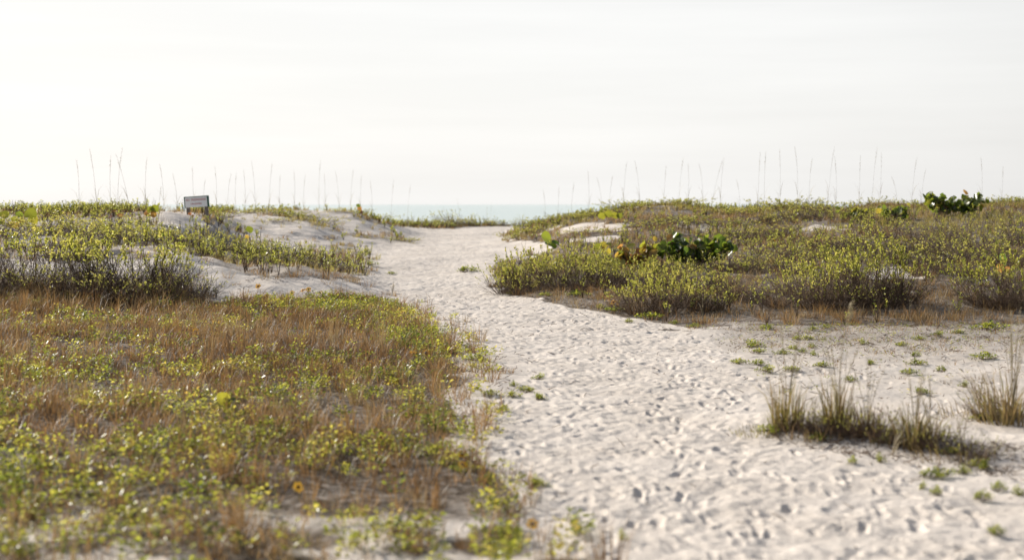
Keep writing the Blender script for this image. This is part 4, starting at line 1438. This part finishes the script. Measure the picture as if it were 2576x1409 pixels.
CRP = [creeper_meshes(600 + k, 130 + 22 * k, .042, .12) for k in range(5)]
CG = "creeping green clumps on the open sand"
creepers = [
    # px, py, length px, label
    (1888, 875, 66, "flat elongated green mat, leftmost on the open right sand"),
    (1912, 888, 36, "small green mat just under the flat elongated one"),
    (1969, 893, 52, "wide low clump between the left mats and the row of small sprouts"),
    (2003, 882, 32, "dark green round clump above the wide low clump"),
    (2022, 888, 26, "upright clump right beside the dark green round clump"),
    (2012, 856, 30, "left of two adjoining clumps near the foot of the dune"),
    (2033, 856, 28, "right of two adjoining clumps near the foot of the dune"),
    (2046, 877, 28, "small upright clump below the two adjoining clumps"),
    (2047, 897, 26, "small upright clump lowest in the column of three"),
    (1864, 916, 48, "leafy clump with broad leaves at the edge of the trodden path"),
    (1907, 918, 44, "leafy clump joined to the one at the path edge"),
    (1943, 938, 66, "long trailing runner of leaves over bare sand"),
    (1995, 935, 44, "leafy end of the long trailing runner"),
    (2077, 924, 50, "round bright clump alone on the sand above the grass tufts"),
    (2190, 919, 28, "small yellow green sprout in the middle of the open sand"),
    (2293, 942, 50, "spreading clump right of the middle of the open sand"),
    (2303, 918, 60, "wiry brown green clump above the spreading one"),
    (2376, 936, 28, "small dark clump between the spreading one and the right edge"),
    (2475, 904, 70, "largest clump on the open sand, with brown runners"),
    (2437, 976, 36, "upright yellow green sprout in front of the right edge grass"),
    (2317, 992, 52, "rounded green clump behind the right grass tufts"),
    (2145, 961, 36, "faint flat clump beside the tall feathery stalk"),
    (2170, 868, 30, "thin sprout in the upper middle of the open sand"),
    (2272, 873, 34, "thin clump with upright stems on the upper open sand"),
    (2312, 856, 34, "green clump on the upper sand below the tallest shrub"),
    (2370, 846, 44, "leafy clump on the upper sand near two others"),
    (2414, 842, 32, "dark upright clump right of the leafy upper clump"),
    (2500, 833, 90, "broad green clump by the right edge at the dune foot"),
    (2306, 899, 28, "tiny clump between two wiry ones"),
    (2084, 826, 34, "pale green clump at the dune foot under the left big shrub"),
    (2045, 831, 30, "small pale clump left of another at the dune foot"),
    (1935, 828, 40, "grey green clump at the dune foot"),
    (1747, 824, 40, "bright green clump at the dune corner, right of the others"),
    (1702, 818, 36, "bright leafy clump in front of the corner shrub"),
    (1636, 804, 70, "long low green mat at the shadow edge of the corner shrub"),
    (1584, 812, 24, "little round clump alone on the path side sand"),
    (1506, 777, 40, "bright clump at the foot of the thicket near the yellow flower"),
    (1545, 784, 50, "leafy clump beneath the single yellow flower"),
    (1450, 745, 60, "green mat at the foot of the path side thicket"),
    (1376, 745, 36, "small bright clump at the left foot of the thicket"),
    (1283, 742, 18, "tiny green tuft on the path by the thicket's left end"),
    (1290, 715, 60, "dark leafy clump at the very tip of the thicket"),
    (1171, 686, 60, "thin leafy plant alone in the middle of the far path"),
    (985, 690, 26, "tiny sprout at the left side of the far path"),
    (925, 668, 46, "green clump at the left bank of the far path"),
    (1945, 1092, 70, "leafy green clump at the foot of the left tall tuft"),
    (2062, 1110, 56, "green leaves under the low tangled tuft of the near right row"),
    (2235, 1120, 60, "green leaves under the dark low tuft of the near right row"),
    (2400, 1148, 70, "green leaves right of the thin tuft in the near right row"),
    (2480, 1060, 60, "green leaves in the low spreading tuft at the right"),
    (2216, 1165, 34, "small blurred green clump under the pale bent blade"),
    (2362, 1202, 96, "long blurred green mat in front of the right grass tufts"),
    (2428, 1194, 44, "upright blurred clump at the end of the long near mat"),
    (2485, 1180, 70, "dark green blurred clump with a long shadow near the right edge"),
    (2364, 1248, 34, "little blurred clump alone below the long near mat"),
    (2334, 1236, 24, "tiny blurred clump left of another below the long mat"),
    (2482, 1264, 50, "bright blurred clump near the lower right corner"),
    (2526, 1236, 44, "upright blurred clump right of the bright one"),
    (2566, 1252, 50, "blurred clump cut by the right edge"),
    (2522, 1348, 48, "lowest blurred clump in the right corner"),
    (2150, 1172, 26, "faint blurred sprout left of the pale bent blade"),
    (1364, 956, 46, "green clump reaching furthest onto the path from the left meadow"),
    (1321, 988, 50, "dark green clump in the trailing row at the left of the path"),
    (1288, 1001, 56, "middle clump of the trailing row at the left of the path"),
    (1351, 1007, 40, "bright clump at the right end of the trailing row"),
    (1234, 996, 44, "left end clump of the trailing row at the left of the path"),
    (1292, 973, 24, "small dark clump above the trailing row"),
    (1204, 908, 66, "leafy clump out on the sand beside the two orange flowers"),
    (1266, 1035, 34, "pale thin clump below the trailing row"),
    (1143, 1056, 46, "dark clump at the meadow's edge left of the trailing row"),
    (1344, 1230, 62, "blurred green mat pointing onto the path from the near clump"),
    (1461, 1350, 40, "blurred clump alone on the near path, left of two"),
    (1564, 1368, 36, "blurred clump alone on the near path, right of two"),
    (1170, 1190, 80, "large blurred leafy clump carrying two yellow flowers"),
    (1110, 1175, 70, "leafy blurred clump left of the one with two flowers"),
    (1235, 1215, 60, "leafy blurred clump right of the one with two flowers"),
]
cscale = {}
for k, (px, py, wpx, lab) in enumerate(creepers):
    p = hit(px, py)
    s = wpx / FP * p.y / .40
    r = bpy.data.objects.new("creeping_plant", None)
    COL.objects.link(r)
    r.location = p
    r.rotation_euler = (0, 0, random.uniform(-.5, .5) + (math.pi if k % 2 else 0))
    v = min(max(s, .55), 1.5)
    r.scale = (s, s * .8, v * .95)
    tag(r, lab, "plant", CG)
    st, lf = CRP[(k * 3 + k // 5) % 5]
    obj("runners", st, r)
    obj("leaves", lf, r)


# ------------------------------------------------------------------ grass tufts that stand alone
def tuft_thing(px, py, H, rad_, nbl, mat, label, stalks=0, tint=.5, group="grass tufts standing alone", d=None, wide=.0055):
    p = hit(px, py) if d is None else at(px, d)
    r = bpy.data.objects.new("grass_tuft", None)
    COL.objects.link(r)
    r.location = p
    tag(r, label, "grass tuft", group)
    g = Geo()
    a = rng.uniform(0, 6.28, nbl)
    q = rad_ * np.sqrt(rng.random(nbl))
    P = np.stack([q * np.cos(a) * 1.3, q * np.sin(a), np.full(nbl, -.015)], 1)
    blades(g, P, a + rng.normal(0, .5, nbl), rng.uniform(.05, 1.1, nbl) if rad_ > .1 else rng.uniform(.02, .5, nbl), H * rng.uniform(.2, 1.0, nbl) ** 1.2, wide, np.clip(rng.normal(tint, .25, nbl), 0, 1))
    obj("blades", g.mesh("tuft_blades", mat), r)
    if stalks:
        gs = Geo()
        t = np.linspace(0, 1, 6)
        for k in range(stalks):
            az, b = rng.uniform(0, 6.28), rng.uniform(.03, .3)
            h = H * rng.uniform(1.1, 1.7)
            c = np.stack([np.cos(az) * b * h * t ** 1.8, np.sin(az) * b * h * t ** 1.8, h * t], 1)
            tubes(gs, c[None], np.array([[.0022, .002, .0018, .0015, .0012, .0008]]) * (1 + p.y / 25), 3, .6)
            n = 14
            f = rng.uniform(.6, 1, n)
            Pq = np.stack([np.interp(f, t, c[:, i]) for i in range(3)], 1)
            leaves(gs, Pq, rng.normal(0, .5, (n, 3)) + np.array([0, 0, 1.0]), rng.normal(0, 1, (n, 3)), .022, .005, .1, .7)
        obj("seed_stalks", gs.mesh("tuft_stalks", M_STRAW), r)
    return r


tuft_thing(1985, 1084, .50, .09, 150, M_SCRUFF, "left grass tuft of the near right row, leaning stalks above it", 8, .45, wide=.008)
tuft_thing(2050, 1100, .20, .22, 130, M_SCRUFF, "low tangled tuft between the two tall tufts on the right", 3, .9)
tuft_thing(2112, 1080, .48, .08, 130, M_SCRUFF, "second tall grass tuft of the near right row", 8, .5, wide=.008)
tuft_thing(2188, 1100, .34, .07, 90, M_SCRUFF, "brown shorter tuft in the middle of the near right row", 5, .9, wide=.007)
tuft_thing(2250, 1110, .18, .22, 120, M_SCRUFF, "dark low tuft right of the brown shorter one", 2, .95)
tuft_thing(2308, 1128, .38, .08, 110, M_SCRUFF, "green grass tuft with upright blades right of the pale bent blade", 6, .3, wide=.008)
tuft_thing(2348, 1112, .30, .06, 70, M_SCRUFF, "thin tuft beside the green upright one", 4, .6, wide=.007)
tuft_thing(2425, 1155, .20, .24, 140, M_SCRUFF, "low dry tuft before the dark green blurred clump", 3, .9)
tuft_thing(2472, 1050, .20, .26, 160, M_SCRUFF, "low spreading tuft left of the right edge grass", 5, .7)
tuft_thing(2555, 1062, .55, .20, 330, M_SCRUFF, "tall grass tuft cut by the right edge of the photo", 14, .65, wide=.007)
tuft_thing(1926, 1090, .12, .18, 110, M_SCRUFF, "low green fringe at the left end of the near right row", 0, .2)
for px_, py_, h_, w_, lb_ in ((2020, 1092, .20, .42, "tangle of brown twigs at the foot of the left tall tuft"), (2085, 1100, .22, .45, "tangle of brown twigs at the foot of the second tall tuft"),
                              (2150, 1098, .24, .45, "tangle of brown twigs left of the brown shorter tuft"), (2215, 1112, .24, .48, "tangle of brown twigs right of the brown shorter tuft"),
                              (2285, 1122, .22, .45, "tangle of brown twigs left of the green upright tuft"), (2375, 1135, .22, .45, "tangle of brown twigs right of the thin tuft"),
                              (2445, 1160, .18, .42, "tangle of brown twigs before the dark green blurred clump"), (2500, 1056, .22, .5, "tangle of brown twigs at the foot of the right edge grass")):
    shrub(px_, hit(px_, py_).y, h_, w_, lb_, "twiggy tangles in the near right grass row", kind="b")
tuft_thing(986, 744, .16, .12, 70, M_DRY, "straw tuft with thin tall stalks at the left side of the far path", 6, .3)
tuft_thing(876, 700, .14, .1, 60, M_DRY, "dry tuft with tall leaning stalks on the end of the grassy tongue", 4, .4)
tuft_thing(1165, 885, .15, .14, 110, M_DRY, "rusty tuft on the sand at the meadow's edge by the leafy clump", 2, .55)
tuft_thing(1120, 880, .18, .12, 110, M_DRY, "rusty tuft at the corner of the meadow left of another", 2, .55)
tuft_thing(1040, 1045, .24, .16, 190, M_DRY, "dark brown dense tuft at the meadow's edge in the near grass", 3, .8)
tuft_thing(640, 1225, .22, .06, 80, M_DRY, "blurred russet tuft standing up at the bottom left", 0, .55)
tuft_thing(275, 1290, .24, .05, 80, M_DRY, "blurred russet tuft close to the viewer, fanned out", 0, .55)
tuft_thing(60, 1300, .26, .06, 90, M_DRY, "blurred russet tuft nearest to the lower left corner", 0, .5)
tuft_thing(1255, 935, .10, .12, 110, M_DRY, "thin flat brown tuft on the sand above the trailing row", 0, .5)
tuft_thing(1770, 812, .22, .2, 150, M_DRY, "golden brown tuft at the dune corner right of the grey shrub", 2, .45)
tuft_thing(2290, 800, .18, .3, 170, M_DRY, "golden grass tuft in the hollow right of the tallest shrub", 2, .4)
tuft_thing(2390, 800, .18, .3, 170, M_DRY, "golden grass tuft in front of the dark hollow", 2, .4)

# pale bent blade and the tall feathery stalk of the near right row
p = hit(2252, 1150)
g = Geo()
rr_ = np.array([[[0, 0, 0], [.03, 0, .06], [.07, .0, .11], [.13, .02, .14]]])
blades(g, np.zeros((5, 3)) + rng.normal(0, .01, (5, 3)) * np.array([1, 1, 0]), np.array([0, .2, -.2, .3, .1]), np.array([.25, .35, .5, .7, .3]), np.array([.22, .2, .18, .15, .2]), .012, .95)
o = obj("bent_blade", g.mesh("bent_blade", M_STRAW))
o.location = p
tag(o, "pale straw blades bent to the right in front of the grass tufts", "grass blade")
p = hit(2128, 1096)
r = bpy.data.objects.new("feathery_stalk", None)
COL.objects.link(r)
r.location = p
tag(r, "tall blurred stalk with feathery pale head rising over the right grass tufts", "grass stalk")
g, g2 = Geo(), Geo()
t = np.linspace(0, 1, 8)
c = np.stack([.02 * t + .03 * t ** 4, .02 * t, .93 * t], 1)
tubes(g, c[None], np.linspace(.0026, .0012, 8)[None], 4, .5)
n = 90
f = rng.uniform(.84, 1.0, n)
P = np.stack([np.interp(f, t, c[:, k]) for k in range(3)], 1)
leaves(g2, P, rng.normal(0, .6, (n, 3)) + np.array([.2, 0, .7]), rng.normal(0, 1, (n, 3)), .03, .006, .1, rng.random(n))
obj("stem", g.mesh("feather_stem", M_STRAW), r)
obj("seed_head", g2.mesh("feather_head", M_STRAW), r)

# ------------------------------------------------------------------ the notice on the left crest
import bmesh


def box(bm, lo, hi, bev=0.0):
    m = bmesh.ops.create_cube(bm, size=1.0)
    c = [(a + b) / 2 for a, b in zip(lo, hi)]
    s = [b - a for a, b in zip(lo, hi)]
    for v in m["verts"]:
        v.co = Vector((c[0] + v.co.x * s[0], c[1] + v.co.y * s[1], c[2] + v.co.z * s[2]))
    if bev:
        es = list({e for v in m["verts"] for e in v.link_edges})
        bmesh.ops.bevel(bm, geom=es, offset=bev, segments=2, affect="EDGES")


def bm_mesh(name, boxes, mat, bev=.003):
    bm = bmesh.new()
    for lo, hi in boxes:
        box(bm, lo, hi, bev)
    me = bpy.data.meshes.new(name)
    bm.to_mesh(me)
    bm.free()
    me.materials.append(mat)
    return me


SD = 38.0
sp = at(497, SD)
sign = bpy.data.objects.new("notice_sign", None)
COL.objects.link(sign)
sign.location = sp
sign.rotation_euler = (0, rad(-3.5), rad(-9))
tag(sign, "small white notice board with red lettering on two short posts on the left crest", "sign")
zc = CH + (515 - 508.5) / FP * SD - sp.z
HW, HH = .315, .135
obj("panel", bm_mesh("sign_panel", [((-HW, -.012, zc - HH), (HW, .012, zc + HH))], M_SIGNW), sign)
obj("frame", bm_mesh("sign_frame", [((-HW - .022, -.02, zc - HH - .012), (-HW - .0005, .02, zc + HH + .02)), ((HW + .0005, -.03, zc - HH - .012), (HW + .040, .03, zc + HH + .02)),
                                    ((-HW, -.02, zc + HH + .0005), (HW, .02, zc + HH + .02))], M_SIGNG), sign)
for sx in (-1, 1):
    obj("post", bm_mesh("sign_post", [((sx * (HW - .06) - .045, .014, -.35), (sx * (HW - .06) + .045, .07, zc + HH * .6))], M_POST), sign)


def lettering(txt, size, z, mat, name):
    cu = bpy.data.curves.new(name, "FONT")
    cu.body = txt
    cu.size = size
    cu.align_x = "CENTER"
    cu.align_y = "CENTER"
    cu.extrude = .0015
    o = bpy.data.objects.new(name, cu)
    COL.objects.link(o)
    dg = bpy.context.evaluated_depsgraph_get()
    me = bpy.data.meshes.new_from_object(o.evaluated_get(dg))
    bpy.data.objects.remove(o)
    me.materials.clear()
    me.materials.append(mat)
    return obj(name, me, sign, (0, -.0145, z), (math.pi / 2, 0, 0))


lettering("NO TRESPASSING", .072, zc + .06, M_SIGNR, "lettering")
lettering("ON DUNES", .060, zc - .045, M_SIGNR, "lettering")
